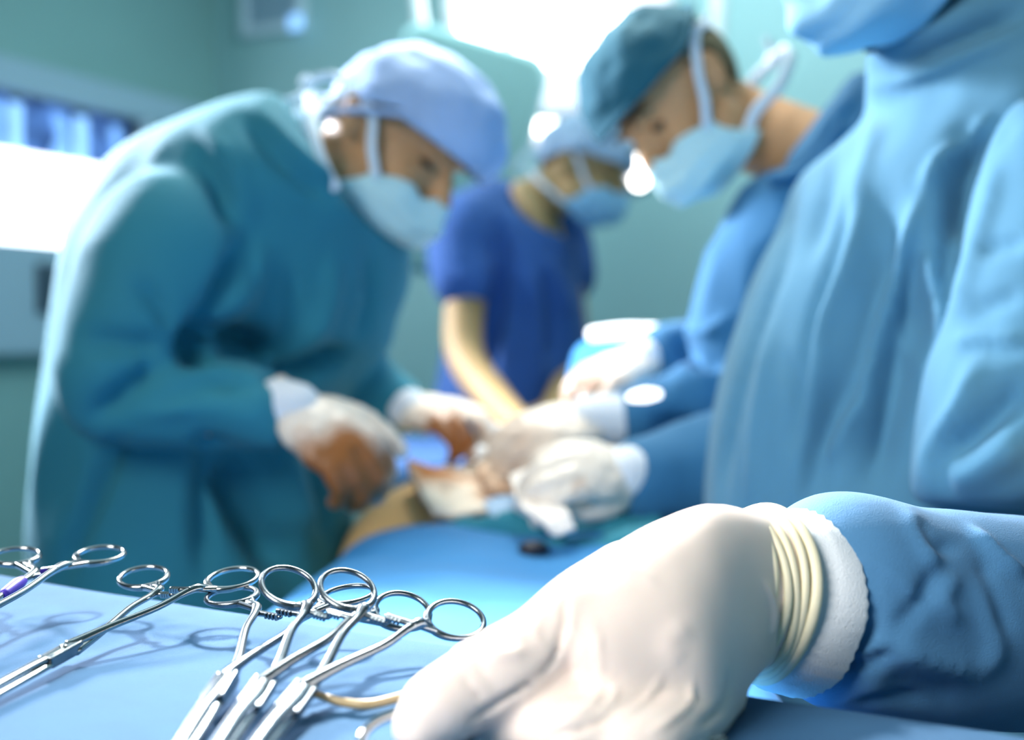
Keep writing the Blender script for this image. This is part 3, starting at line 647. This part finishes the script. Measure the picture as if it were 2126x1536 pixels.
torso = [loft([S((1812, 92), (2190, -130), 1.0, .085), S((1815, 160), (2230, -60), 1.0, .105), S((1822, 235), (2300, 40), 1.02, .14), S((1752, 305), (2380, 160), 1.03, .17),
         S((1674, 373), (2420, 290), 1.04, .185), S((1628, 478), (2420, 430), 1.04, .19), S((1576, 577), (2420, 560), 1.04, .19), S((1541, 668), (2420, 660), 1.04, .19), S((1505, 773), (2420, 760), 1.04, .19),
         S((1481, 879), (2420, 870), 1.04, .19), S((1470, 984), (2420, 980), 1.04, .19), S((1466, 1100), (2420, 1100), 1.04, .19), S((1466, 1400), (2420, 1400), 1.04, .2), S((1480, 1900), (2420, 1900), 1.04, .22), S((1480, 3000), (2420, 3000), 1.04, .24)], 6)]
v, f, n = fuse(torso, .0055, 4)
v = folds(v, n, .0022, (14, 14, 5), 8, 2); n = normals(v, f)
def pr(*a): return [(1400+x*.7028, y*.7031) for x, y in a]
st = [(pr((720, 600), (660, 760), (600, 920), (560, 1080), (530, 1200)), 10, .016), (pr((700, 720), (660, 860), (610, 1000), (600, 1130)), 22, -.016),
      (pr((560, 560), (520, 760), (440, 960), (420, 1100), (380, 1280), (350, 1480)), 11, .011), (pr((520, 560), (470, 760), (405, 960), (385, 1120), (340, 1300)), 9, -.008),
      (pr((640, 600), (590, 800), (540, 960), (500, 1120), (430, 1300), (400, 1480)), 26, -.020), (pr((530, 1180), (480, 1280), (440, 1360)), 12, .012),
      (pr((350, 560), (320, 760), (270, 900), (200, 1120), (150, 1350), (140, 1500)), 9, -.008), (pr((290, 960), (260, 1150), (240, 1300), (230, 1500)), 10, .007),
      (pr((480, 440), (450, 600), (400, 760)), 12, -.006), (pr((600, 330), (560, 500), (500, 640)), 14, .006), (pr((330, 1040), (370, 1200), (350, 1330)), 8, -.006),
      (pr((930, 340), (870, 400), (790, 470), (740, 560)), 10, .014), (pr((920, 370), (870, 450), (850, 560), (850, 700)), 26, -.030), (pr((740, 740), (770, 850), (790, 1000)), 8, .014),
      (pr((720, 800), (690, 950), (650, 1100), (600, 1300), (560, 1450)), 36, -.030), (pr((620, 930), (680, 1030), (740, 1100)), 9, .006), (pr((830, 500), (810, 700), (800, 900)), 14, -.014),
      (pr((600, 205), (760, 140), (1033, 25)), 16, -.020), (pr((610, 240), (780, 195), (1033, 80)), 11, .008), (pr((600, 200), (700, 175), (850, 120)), 5, -.004)]
for k in range(16):   # gathers of the neckband
    x = 640+k*25; y = 235-k*9.3; st.append((pr((x, y-62), (x+8, y-30), (x+14, y)), 3.2, -.0022))
v = lap(sculpt(v, n, [(a, max(b, 4)*1.3, c*1.1) for a, b, c in st]), f, 2); mk('gown', v, f, M['gownD'], D)
# upper sleeve of the near arm
arm = [loft([S((2120, 210), (2560, 260), .86, .05, .84), S((2075, 290), (2600, 330), .85, .075, .83), S((2050, 380), (2610, 430), .84, .085), S((2018, 500), (2600, 560), .83, .085), S((1976, 675), (2590, 700), .82, .085),
             S((1941, 752), (2580, 790), .815, .085), S((1917, 850), (2560, 880), .81, .085), S((1902, 950), (2540, 970), .81, .08), S((1899, 1025), (2520, 1030), .81, .06), S((1925, 1048), (2500, 1050), .81, .03)], 6)]
v, f, n = fuse(arm, .005, 3); v = folds(v, n, .003, (12, 12, 7), 12); n = normals(v, f)
st = [(pr((820, 1010), (930, 1000), (1033, 1005)), 7, .008), (pr((830, 1030), (930, 1025), (1033, 1035)), 9, -.006), (pr((1033, 1130), (930, 1230), (850, 1310), (790, 1370)), 18, -.022),
      (pr((900, 1060), (850, 1200), (770, 1330), (740, 1440)), 14, .012), (pr((1033, 1290), (900, 1370), (800, 1400)), 22, .014), (pr((960, 380), (940, 560), (880, 760), (820, 960)), 10, .008),
      (pr((1000, 360), (960, 420), (950, 520)), 9, -.006), (pr((1033, 720), (960, 730), (900, 745)), 8, -.008), (pr((1020, 870), (940, 900), (880, 930)), 10, -.006), (pr((780, 1350), (800, 1400), (810, 1460)), 6, -.006)]
v = lap(sculpt(v, n, [(a, b*1.7, c*.9) for a, b, c in st]), f, 3); mk('upper_sleeve', v, f, M['gownD'], D)
# forearm sleeve of the near arm
ax = nrm(EL-WR)
def on(t, dz=0, dx=0): return WR+(EL-WR)*t+np.array((dx, 0, dz))
fore = [tube([on(.15, .0), on(.225, .002), on(.42, -.002), on(.62, -.002), on(.86, 0), on(1.05, 0)], [.030, .049, .053, .054, .054, .056], n=40, k=8)]
v, f, n = fuse(fore, .003, 2); v = folds(v, n, .0018, (14, 14, 16), 21, 2, False); n = normals(v, f)
def p3(*a): return [(1560+x/2.763, 980+y/2.763) for x, y in a]
st = [(p3((580, 470), (750, 560), (900, 660), (970, 730)), 5, .0035), (p3((600, 520), (760, 620), (920, 740)), 7, -.003), (p3((900, 220), (980, 380), (1060, 560)), 14, .006), (p3((940, 260), (1040, 430), (1180, 420)), 10, -.005),
      (p3((1060, 560), (960, 760), (820, 900)), 12, -.005), (p3((700, 720), (700, 880), (610, 1010)), 5, -.004), (p3((520, 1040), (620, 1105), (740, 1060), (790, 990)), 6, -.006), (p3((600, 1060), (700, 1000), (790, 970)), 6, .006),
      (p3((790, 990), (1000, 1070), (1280, 1160)), 22, .006), (p3((1280, 1160), (1390, 1060), (1400, 900), (1340, 500)), 20, .0045), (p3((1270, 330), (1400, 480), (1564, 600)), 9, .008), (p3((1320, 480), (1400, 740), (1470, 950)), 16, -.006),
      (p3((600, 1335), (800, 1310), (1000, 1330)), 8, -.006), (p3((780, 1180), (900, 1250), (1200, 1290)), 26, -.005), (p3((1180, 580), (1100, 740), (1200, 860)), 14, .004)]
for k in range(9):
    y = 640+k*42; st.append((p3((560, y), (620, y+14), (660, y+30)), 3.5, -.0026 if k % 2 else .0022))
v = lap(sculpt(v, n, [(a, b*1.2, c*.75) for a, b, c in st]), f, 2); mk('forearm_sleeve', v, f, M['sleeveD'], D)
# knit cuff, near arm
v, f = tube([on(0.0), on(.05), on(.085, -.001), on(.12, -.002), on(.155, -.002), on(.166, -.002), on(.172, -.002)], [.027, .031, .036, .0405, .042, .041, .034], n=96, k=6)
q = v-on(0); t_ = q@ax; rad = q-np.outer(t_, ax); ang = np.arctan2(rad[:, 2], rad@np.cross(ax, (0, 0, 1))); v = v+normals(v, f)*(.0004*np.cos(ang*44)+.001*noise(v*60))[:, None]
mk('knit_cuff', v, f, M['cuff'], D)
# near glove: custom hand
TZ = 1.055
palm = loft([S((1625, 1085), (1640, 1368), .505, .031, .482), S((1555, 1066), (1592, 1385), .492, .034, .462), S((1470, 1062), (1552, 1430), .475, .033, .428), S((1375, 1095), (1505, 1490), .458, .031, .402),
             S((1270, 1150), (1420, 1500), .44, .029, .395), S((1185, 1215), (1330, 1490), .425, .024, .388), S((1140, 1265), (1240, 1450), .412, .017, .388)], 6)
ix = tube([P(1310, 1215, .455), P(1215, 1285, .412), P(1125, 1350, .398), P(1035, 1407, .388), P(965, 1438, .382), P(905, 1478, .377), P(876, 1508, .374)], [.019, .0185, .0160, .0165, .0140, .0135, .0108], n=24, k=6)
md = tube([P(1400, 1320, .435), P(1290, 1392, .41), P(1200, 1442, .396), P(1110, 1480, .388), P(1040, 1494, .39), P(1000, 1502, .395)], [.018, .0165, .0140, .0135, .0112, .0088], n=24, k=6)
rg = tube([P(1400, 1415, .43), P(1345, 1468, .402), P(1260, 1512, .378), P(1180, 1522, .372), P(1110, 1515, .38)], [.018, .0155, .0125, .0115, .009], n=24, k=6)
lt = tube([P(1470, 1430, .435), P(1415, 1495, .40), P(1350, 1540, .372), P(1270, 1545, .37), P(1210, 1540, .376)], [.016, .0145, .0115, .0105, .0085], n=24, k=6)
tm = tube([P(1500, 1250, .485), P(1330, 1310, .46), P(1200, 1370, .44), P(1100, 1405, .425), P(1040, 1430, .415)], [.017, .016, .0125, .012, .0095], n=24, k=6)
v, f, n = fuse([palm, ix, md, rg, lt, tm], .0018, 14)
v = folds(v, n, .0004, (40, 40, 40), 31, 2, False); n = normals(v, f)
def p4(*a): return [(780+x/1.933, 1000+y/1.933) for x, y in a]
st = [(p4((770, 450), (760, 560), (720, 700), (640, 790)), 5, -.0022), (p4((790, 450), (785, 580), (740, 710)), 4, .0012), (p4((870, 560), (900, 700), (880, 880), (700, 990)), 5, .0013),
      (p4((920, 750), (960, 860), (880, 940)), 4, .001), (p4((1150, 780), (1080, 880), (960, 960)), 4, .0014), (p4((1270, 790), (1250, 900), (1100, 1010)), 4, .0014), (p4((1420, 760), (1410, 880), (1300, 980)), 6, -.002),
      (p4((960, 320), (1050, 350), (1130, 420)), 11, .0005), (p4((660, 500), (640, 620), (700, 660)), 5, .0008), (p4((1560, 400), (1600, 520), (1580, 640)), 5, .0015), (p4((1250, 560), (1180, 660), (1240, 720)), 26, .001),
      (p4((300, 690), (400, 640)), 10, .0015), (p4((450, 700), (540, 690), (600, 680)), 12, .0015), (p4((350, 780), (420, 870)), 5, -.0012), (p4((400, 720), (500, 860)), 5, -.0008),
      (p4((640, 790), (520, 870), (380, 960)), 5, -.003), (p4((960, 940), (800, 1000), (700, 1020)), 5, -.002)]
v = sculpt(v, n, st); v[:, 2] = np.maximum(v[:, 2], TZ+.0015)
gl = mk('glove', v, f, M['glove'], D); gl['label'] = 'clean pale latex glove over the reaching hand'
for t in (.0, .022, .045, .063, .078):   # rolled latex at the wrist
    R_ = []; c = on(t, .0005); e1 = nrm(np.cross(ax, (0, 0, 1))); e2 = np.cross(e1, ax)
    rr = .0335+.0035*min(1, t/.08)
    pts = [c+e1*(rr+.0006*math.sin(3*a+t*90))*math.cos(a)+e2*(rr+.0008*math.sin(2*a+t*50))*math.sin(a)+ax*(.0016*math.sin(2*a+t*70)) for a in np.linspace(0, 2*PI, 72, endpoint=False)]
    v, f = tube(pts, .0020 if t < .07 else .0028, n=10, closed=True); mk('rolled_edge', v, f, M['roll'], gl)
v, f = tube([on(-.03), on(-.01), on(.04), on(.08)], [.027, .0325, .0348, .037], n=64, k=6, cap=False); mk('glove_cuff', v, f, M['glove'], gl)
# far hand of the foreground surgeon
v, f, n = fuse([tube([P(2000, 400, 1.22), P(1800, 800, 1.22), P(1560, 960, 1.2), P(1430, 990, 1.18), P(1345, 998, 1.16)], [.09, .08, .066, .058, .045], n=24, k=8)], .008, 3)
v = folds(v, n, .006, (9, 9, 7), 15); mk('far_sleeve', v, f, M['gownC'], D)
sleeve_cuff(P(1400, 993, 1.175), P(1300, 985, 1.14), .036, .030, D)
w0 = P(1322, 980, 1.15); R = frame(P(1196, 975, 1.11)-w0, np.array((.1, -.75, .65)))
glove(hand_parts(w0, R, .90, -1, (30, 45, 30), .8, thumb=[(.022, .012, -.006), (.036, .045, -.02), (.036, .075, -.03), (.026, .095, -.036)]), .004, stained('glove_e', P(1215, 990, 1.07), .0, .022, .9), D)
shoes(.38, 1.04, (-1, 0), D, .12, (0, 1))

# ================================================================== PATIENT, TABLE, DRAPES
pt = person('person lying on the operating table, only bare abdomen showing between the drapes', (0, 1.3, 0))
cx = -.045
ps = [tube([(cx, 1.08, .87), (cx-.005, 1.2, .885), (cx-.01, 1.34, .925), (cx, 1.55, .90), (cx, 1.75, .89), (cx, 1.86, .88)], [.12, .145, .152, .15, .15, .08], n=32, k=8, flat=.72),
      tube([(cx, 1.8, .92), (cx, 1.95, .91)], [.06, .055]), tube([(cx-.12, 1.75, .88), (cx-.13, 1.55, .86), (cx-.1, 1.4, .85)], [.05, .04, .03]), tube([(cx+.13, 1.75, .88), (cx+.14, 1.55, .86), (cx+.12, 1.4, .85)], [.05, .04, .03]),
      tube([(cx-.09, 1.12, .89), (cx-.1, .75, .87), (cx-.1, .45, .86), (cx-.1, .42, .9)], [.09, .065, .045, .035]), tube([(cx+.09, 1.12, .89), (cx+.1, .75, .87), (cx+.1, .45, .86), (cx+.1, .42, .9)], [.09, .065, .045, .035])]
ps += [(a+np.array((cx, 2.02, .935)), b) for a, b in head_parts(np.zeros(3), frame((0, -.1, 1), (0, 1, .1)), 1, None)]
v, f, n = fuse(ps, .007, 3); v[:, 2] = np.maximum(v[:, 2], .825); mk('body', v, f, M['skinP'], pt)
ot = thing('operating_table', 'operating table hidden under the drapes and the patient', 'table', (cx, 1.3, 0))
for nm, c, s, m in (('mattress', (cx+.03, 1.25, .79), (.34, 1.85, .06), 'black'), ('table_top', (cx+.03, 1.25, .745), (.32, 1.85, .03), 'steelb'), ('column', (cx, 1.35, .4), (.22, .35, .66), 'steelb'), ('base', (cx, 1.35, .06), (.32, .8, .1), 'steelb')):
    v, f = box(c, s); bevel(mk(nm, v, f, M[m], ot, smooth=False), .012, 3)
# big bright-blue drape over the legs
def arch(yv, xl, xr, zt, zs, n=44, dip=0):
    row = []
    for j in range(n):
        s = -1+2*j/(n-1); 
        if abs(s) < .62: k = s/.62; x = (xl+xr)/2+(xr-xl)/2*k; z = zt-.02*abs(k)**3-dip*math.exp(-((k-.25)/.3)**2)
        else:
            k = (abs(s)-.62)/.38; x = (xl if s < 0 else xr)+math.copysign(.03*math.sin(k*PI/2)+.02*k, s); z = zt-.02-(zt-.02-zs)*k**.9
            if False: pass
        row.append((x, yv, z))
    return row
keys = [(1.20, 752, 1420, 1088), (1.12, 715, 1420, 1104), (1.02, 652, 1440, 1145), (.92, 575, 1470, 1185), (.82, 480, 1500, 1240), (.72, 380, 1560, 1300), (.62, 280, 1650, 1370), (.5, 150, 1700, 1480), (.36, 0, 1800, 1650)]
K = cr([(P(a, c, d)[1], P(a, c, d)[0], P(b, c, d)[0], P(a, c, d)[2]) for d, a, b, c in keys], 7)
G = [arch(y, xl, xr, z, .45, dip=.016*math.exp(-((y-1.0)/.12)**2)) for y, xl, xr, z in K]
G = [[(x, y+.03, .885) for x, y, z in arch(K[0][0], K[0][1]+.03, K[0][2]-.03, K[0][3], .7)]]+[[(x, y+.022, z-.012) for x, y, z in G[0]]]+G
G = np.array(G); q = G.reshape(-1, 3); q[:, 2] += .006*noise(q*np.array((9, 7, 4)))+.003*noise(q*22)
q[:, 0] += .012*noise(q*np.array((3, 14, 3))+9)*(q[:, 2] < .93)
dr = sheet(q.reshape(G.shape), M['drape'], 'surgical_drape', None, .003); tag(dr, 'bright blue surgical drape spread over the patient\'s legs', 'drape')
sb = dr.modifiers.new('sub', 'SUBSURF'); sb.levels = 1; sb.render_levels = 1
# bunched fold of dark blue cloth between gauze and big drape
v, f, n = fuse([tube([P(880, 1112, 1.19), P(960, 1108, 1.175), P(1050, 1100, 1.165), P(1150, 1100, 1.155), P(1260, 1110, 1.14), P(1350, 1120, 1.13)], [.006, .012, .016, .020, .024, .024], n=16, k=6),
                tube([P(1060, 1150, 1.1), P(1150, 1150, 1.1), P(1270, 1160, 1.08), P(1380, 1150, 1.08)], [.008, .012, .022, .028], n=16, k=6)], .006, 3)
v = folds(v, n, .006, (20, 20, 20), 5); tag(mk('folded_towel', v, f, M['gownA'], None), 'teal towel bunched along the edge of the wound field', 'towel')
# dark drape behind the field and second draped stand
def blob_sheet(name, pts, m, label, cat, th=.003, amp=.006, seed=0):
    G = cr(np.array(pts), 6); G = np.transpose(cr(np.transpose(G, (1, 0, 2)), 6), (1, 0, 2)); q = G.reshape(-1, 3)
    q = q+np.array((0, -.3, 1))*(amp*noise(q*25+seed))[:, None]; o = sheet(q.reshape(G.shape), m, name, None, th); tag(o, label, cat); return o
blob_sheet('surgical_drape', [[P(700+55*i, y, d) for i in range(10)] for y, d in ((905, 2.25), (925, 1.98), (952, 1.7), (966, 1.62), (1010, 1.6))], M['ddrape'], 'navy drape across the patient\'s chest behind the wound', 'drape', seed=3)
st_ = thing('draped_stand', 'blue cloth covered stand between the nurse and the right-hand gloves', 'stand', P(1290, 900, 1.75))
v, f, n = fuse([loft([S((1225, 712), (1395, 706), 1.75, .05), S((1200, 722), (1420, 715), 1.75, .12), S((1185, 770), (1430, 770), 1.75, .15), S((1180, 850), (1440, 850), 1.75, .16), S((1180, 1100), (1440, 1100), 1.75, .17), S((1180, 1400), (1440, 1400), 1.75, .17)], 6)], .01, 4)
v = folds(v, n, .006, (10, 10, 5), 2); mk('cloth', v, f, M['drape'], st_)
v, f = tube([(P(1300, 900, 1.75)[0], 1.75, .6), (P(1300, 900, 1.75)[0], 1.75, .02)], .03); mk('post', v, f, M['steelb'], st_)
v, f = box((P(1300, 900, 1.75)[0], 1.75, .02), (.4, .4, .035)); bevel(mk('foot', v, f, M['steelb'], st_, smooth=False), .01)
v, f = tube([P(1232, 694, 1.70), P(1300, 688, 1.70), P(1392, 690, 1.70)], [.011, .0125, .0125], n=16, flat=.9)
tb = mk('tray_glint', v, f, M['glow'], None); tag(tb, 'glowing tube standing in for a highlight on the blue draped stand', 'lamp')  # overexposed tray rim put in as emission, no lamp here
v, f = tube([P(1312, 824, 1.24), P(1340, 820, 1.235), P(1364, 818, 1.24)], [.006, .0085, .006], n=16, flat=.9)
tb = mk('bowl_glint', v, f, M['glow'], None); tag(tb, 'short bright white light handle above the right surgeon\'s cuff', 'highlight')  # shine of a steel bowl drawn as an emissive stub
# gauze
def gauze(pts, m, label, seed, th=.006):
    G = cr(np.array(pts), 8); G = np.transpose(cr(np.transpose(G, (1, 0, 2)), 8), (1, 0, 2)); q = G.reshape(-1, 3)
    q = q+np.array((0, -.5, 1))*(.006*noise(q*40+seed)+.003*noise(q*90+seed))[:, None]
    o = sheet(q.reshape(G.shape), m, 'gauze_pad', None, th); tag(o, label, 'gauze', 'gauze around the wound'); return o
gauze([[P(845, 962, 1.30), P(900, 975, 1.32), P(960, 968, 1.34), P(1010, 958, 1.36)], [P(862, 1000, 1.25), P(920, 1020, 1.26), P(980, 1012, 1.28), P(1040, 990, 1.30)],
       [P(885, 1040, 1.21), P(940, 1058, 1.215), P(990, 1048, 1.225), P(1040, 1035, 1.24)], [P(900, 1072, 1.195), P(950, 1075, 1.195), P(990, 1068, 1.2), P(1025, 1058, 1.21)]], M['gauzeS'], 'large brown-stained gauze pad folded on the bare abdomen, leftmost', 1)
gauze([[P(985, 955, 1.34), P(1040, 950, 1.35), P(1100, 960, 1.35)], [P(1000, 985, 1.28), P(1050, 995, 1.28), P(1110, 1000, 1.28)], [P(1015, 1015, 1.23), P(1060, 1025, 1.23), P(1110, 1030, 1.23)]], M['gauzeS'], 'smaller stained gauze in the middle of the wound field', 2)
gauze([[P(1060, 985, 1.20), P(1095, 975, 1.2), P(1135, 985, 1.2)], [P(1070, 1030, 1.12), P(1105, 1035, 1.11), P(1145, 1030, 1.12)], [P(1090, 1060, 1.08), P(1125, 1080, 1.07), P(1175, 1068, 1.075)], [P(1115, 1085, 1.065), P(1150, 1110, 1.055), P(1195, 1095, 1.06)]], M['gauze'], 'white gauze hanging under the right-hand glove', 3)
gauze([[P(1005, 1040, 1.20), P(1040, 1030, 1.2), P(1085, 1035, 1.2)], [P(1015, 1060, 1.17), P(1045, 1070, 1.165), P(1080, 1065, 1.17)], [P(1025, 1075, 1.155), P(1050, 1088, 1.15), P(1075, 1080, 1.155)]], M['capB'], 'pale blue swab tucked below the stained gauze', 4)
# small retractor in the wound
rt = thing('wound_retractor', 'small steel retractor with white knobs standing in the wound', 'instrument', P(1040, 945, 1.34))
v, f = tube([P(985, 960, 1.33), P(1010, 945, 1.33), P(1045, 940, 1.33), P(1080, 950, 1.33), P(1100, 960, 1.32)], .004, n=10); mk('frame', v, f, M['steel'], rt)
v, f = tube([P(1040, 945, 1.33), P(1035, 915, 1.33), P(1032, 892, 1.33)], .004, n=10); mk('post', v, f, M['steel'], rt)
for x, y, r in ((1032, 890, .008), (1048, 918, .011), (1000, 938, .010), (1070, 948, .009)): v, f = ell(P(x, y, 1.325), (r, r, r*.8)); mk('knob', v, f, M['white'], rt)
v, f = tube([P(965, 868, 1.33), P(985, 900, 1.33), P(1000, 935, 1.34)], [.003, .003, .002], n=10)
o = mk('needle_holder', v, f, M['steel'], None); tag(o, 'thin steel instrument held by the left surgeon\'s far hand', 'instrument')
v, f = ell((0, 0, 0), (.015, .010, .008)); tag(mk('dark_hollow', v+P(1108, 1140, 1.055), f, M['black'], None), 'small dark oval standing in for a shaded hollow in the blue drape', 'cap')  # black oval paints the dark hollow of the drape

# ================================================================== INSTRUMENT TABLE
E0 = onz(0, 1190, TZ); E1 = onz(2030, 1505, TZ); ed = nrm(E1-E0); ed[2] = 0; ed = nrm(ed); nd = np.array((-ed[1], ed[0], 0)); nd = nd if nd[1] > 0 else -nd   # outwards
cE = (E0+E1)/2
def tp(a, b, z=TZ): q = cE+ed*a+nd*b; return np.array((q[0], q[1], z))
it = thing('instrument_table', 'steel instrument table under the blue cloth in the foreground', 'table', tp(0, -.25, 0))
Rt = np.stack((ed, nd, (0, 0, 1)), 1)
v, f = box(tp(0, -.22, TZ-.014), (1.0, .42, .02), Rt); bevel(mk('tray', v, f, M['steelb'], it, smooth=False), .006)
for sa in (-.42, .42):
    v, f = tube([tp(sa, -.22, TZ-.025), tp(sa, -.22, .05)], .016, n=14); mk('leg', v, f, M['steelb'], it)
    v, f = box(tp(sa, -.22, .025), (.05, .5, .048), Rt); bevel(mk('foot', v, f, M['steelb'], it, smooth=False), .008)
prof = [(-.52, .80), (-.515, .92), (-.5, TZ-.03), (-.485, TZ-.004), (-.46, TZ), (-.4, TZ), (-.3, TZ), (-.2, TZ), (-.12, TZ), (-.06, TZ), (-.03, TZ), (-.014, TZ), (-.004, TZ-.001), (.003, TZ-.005), (.006, TZ-.012), (.008, TZ-.05), (.012, TZ-.13), (.02, TZ-.24)]
G = []
for i, a in enumerate(np.linspace(-.56, .56, 90)):
    row = []
    for b, z in prof:
        p = tp(max(-.52, min(.52, a)), b, z); 
        if abs(a) > .52: p[2] -= (abs(a)-.52)*5; p += ed*math.copysign(.01, a)
        if z < TZ-.02: p += nd*.012*math.sin(a*34+1.5*math.sin(a*11))*min(1, (TZ-z)/.12)*np.sign(b)
        row.append(p)
    G.append(row)
G = np.transpose(np.array(G), (1, 0, 2)); G = cr(G, 4); q = G.reshape(-1, 3)
q[:, 2] += (.0012*noise(q*np.array((9, 9, 3)))+.0005*noise(q*30))
cl = sheet(q.reshape(G.shape), M['tdrape'], 'table_cloth', None, .0012); tag(cl, 'blue cloth draped over the foreground instrument table', 'cloth')

# ------------------------------------------------------------------ ring-handled forceps
def forceps(label, RL_, RR_, JL, JR, LK, TP, m, ringr=.0128, tape=False, wide=.0032, sh=.0019):
    """RL/RR ring centres, JL/JR where ring meets shank, LK box lock, TP tip: (px, py, depth)"""
    cl_, crr, jl, jr, lk, tp_ = [P(*q) for q in (RL_, RR_, JL, JR, LK, TP)]
    t_ = thing('ring_forceps', label, 'forceps', lk, 'ring-handled forceps on the instrument cloth')
    right = nrm(crr-cl_); axd = nrm((jl+jr)/2-lk); nn = nrm(np.cross(right, axd)); nn = nn if nn[2] > 0 else -nn
    for s, c, j, oj in ((-1, cl_, jl, jr), (1, crr, jr, jl)):
        off = nn*.0012*s
        j = j+off; c = c+off
        jd = nrm((j-c)-nn*np.dot(j-c, nn)); sd = np.cross(nn, jd); a1 = ringr*.97
        # finger ring: oval pulled slightly towards the junction
        pts = []
        for a in np.linspace(0, 2*PI, 48, endpoint=False):
            rr = ringr*(1+.10*max(0, math.cos(a))**3); pts.append(c+jd*rr*math.cos(a)+sd*rr*.93*math.sin(a))
        rd = np.array([.00135+.0006*max(0, math.cos(a))**2 for a in np.linspace(0, 2*PI, 48, endpoint=False)])
        v, f = tube(pts, rd, n=12, closed=True, up=nn); rg_ = mk('finger_ring', v, f, m, t_)
        # shank
        near = c+jd*ringr*1.02; side = lk+off+right*s*-.0016
        bow = j+(lk-j)*.35+right*s*.0008
        sp = [near, near+(j-near)*.6, j, j+(side-j)*.12, bow, j+(side-j)*.7, side]
        v, f = tube(sp, [.0014, .0026, sh*1.35, sh*1.05, sh, sh*1.15, sh*1.5], n=14, k=7, up=nn, flat=.85); mk('shank', v, f, m, t_)
        # blend webs where the ring splays out
        for k in (-1, 1):
            q0 = c+jd*ringr*.80+sd*ringr*.62*k; v, f = tube([q0, (q0+near)/2+jd*.0011, j+(side-j)*.03], [.0012, .0016, .0013], n=10, k=5); mk('ring_neck', v, f, m, t_)
        # ratchet arm pointing at the other shank
        dr_ = nrm(oj-j); L = np.linalg.norm(oj-j)*.48; r0 = j+(side-j)*.05+nn*.0008*s
        v, f = tube([r0, r0+dr_*L*.3, r0+dr_*L], [.0019, .0016, .0016], n=10, k=4, up=nn, flat=.8); ra = mk('ratchet_arm', v, f, m, t_)
        for k in range(4):
            tc = r0+dr_*L*(.5+.14*k)-nn*.0015*s*0-axd*.0015; R_ = np.stack((dr_, np.cross(nn, dr_), nn), 1)
            v, f = box(tc, (.0011, .0022, .0024), R_); mk('ratchet_tooth', v, f, m, ra, smooth=False)
        # jaw
        td = nrm(tp_-lk); rt_ = nrm(np.cross(td, nn))
        jw = [lk-td*.004+off, lk+td*.012+off-rt_*.0*s, lk+td*.03+rt_*s*.0014+off, lk+(tp_-lk)*.7+rt_*s*.0012+off, tp_+rt_*s*.0008+off]
        v, f = tube(jw, [wide*.75, wide*.95, wide*.72, wide*.6, wide*.35], n=16, k=6, up=nn, flat=.62); mk('jaw', v, f, m, t_)
    R_ = np.stack((nrm(np.cross(td, nn)), td, nn), 1)
    v, f = box(lk+td*.008, (wide*2.2, .024, .0056), R_); bevel(mk('box_lock', v, f, M['satin'], t_, smooth=False), .0009, 3)
    v, f = tube([lk+td*.006-nn*.0032, lk+td*.006+nn*.0034], .0019, n=14, k=1, rnd=False); mk('pivot_screw', v, f, m, t_)
    if tape:
        jl = jl-nn*.0012
        v, f = tube([jl+(lk-jl)*.14, jl+(lk-jl)*.2, jl+(lk-jl)*.32], [.0026, .0033, .0028], n=14, k=4, up=nn); o = mk('marker_tape', v, f, M['tape'], t_)
    return t_
forceps('forceps with purple tape on its shank, half cut off at the left edge', (32, 1150, .60), (208, 1156, .60), (72, 1182, .575), (128, 1180, .572), (-150, 1350, .475), (-420, 1560, .385), M['steel'], tape=True)
forceps('long forceps lying diagonally between the taped one and the cluster', (297, 1193, .575), (484, 1205, .565), (330, 1219, .55), (405, 1226, .545), (150, 1345, .49), (-240, 1560, .38), M['steel'], sh=.0018)
forceps('leftmost forceps of the upright cluster of three, its left ring lying flattest', (480, 1232, .545), (722, 1240, .525), (532, 1256, .527), (640, 1280, .505), (468, 1412, .44), (335, 1620, .36), M['satin'], wide=.0042)
forceps('middle forceps of the upright cluster of three', (600, 1212, .495), (835, 1272, .50), (640, 1252, .482), (738, 1284, .478), (545, 1424, .43), (400, 1640, .35), M['satin'], wide=.0044)
forceps('rightmost forceps of the upright cluster, its right ring touching the gloved hand', (722, 1218, .492), (946, 1290, .49), (756, 1258, .478), (868, 1298, .474), (630, 1434, .425), (470, 1640, .35), M['satin'], wide=.0044)
# forceps under the gloved hand
hf = thing('ring_forceps', 'forceps held under the gloved fingertips, one ring showing at the bottom edge', 'forceps', onz(900, 1530, TZ), 'ring-handled forceps on the instrument cloth')
c = P(850, 1552, .375); c[2] = max(c[2], TZ+.008)
pts = [c+np.array((.0165*math.cos(a), .012*math.sin(a), .006*math.sin(a))) for a in np.linspace(0, 2*PI, 48, endpoint=False)]
v, f = tube(pts, .0017, n=12, closed=True); mk('finger_ring', v, f, M['steel'], hf)
def tz(px, py, h=.004): p = onz(px, py, TZ+h); return p
v, f = tube([c+np.array((.016, 0, 0)), tz(990, 1528), tz(1080, 1533), tz(1250, 1560), tz(1500, 1540)], [.0018, .0024, .0022, .0022, .002], n=12, k=6); mk('shank', v, f, M['steel'], hf)
v, f = tube([tz(1010, 1512, .006), tz(1060, 1522, .006), tz(1160, 1560, .006)], [.002, .0024, .002], n=12, k=6); mk('ratchet_arm', v, f, M['steel'], hf)
v, f = tube([tz(655, 1440, .006), tz(700, 1455, .004), tz(760, 1462, .004), tz(820, 1450, .004), tz(880, 1430, .004), tz(950, 1432, .004)], [.0014, .0017, .0019, .0019, .0017, .0015], n=12, k=6)
o = mk('rubber_tube', v, f, M['tan'], None); tag(o, 'thin tan tube curving from the forceps to the gloved fingertip', 'tube')
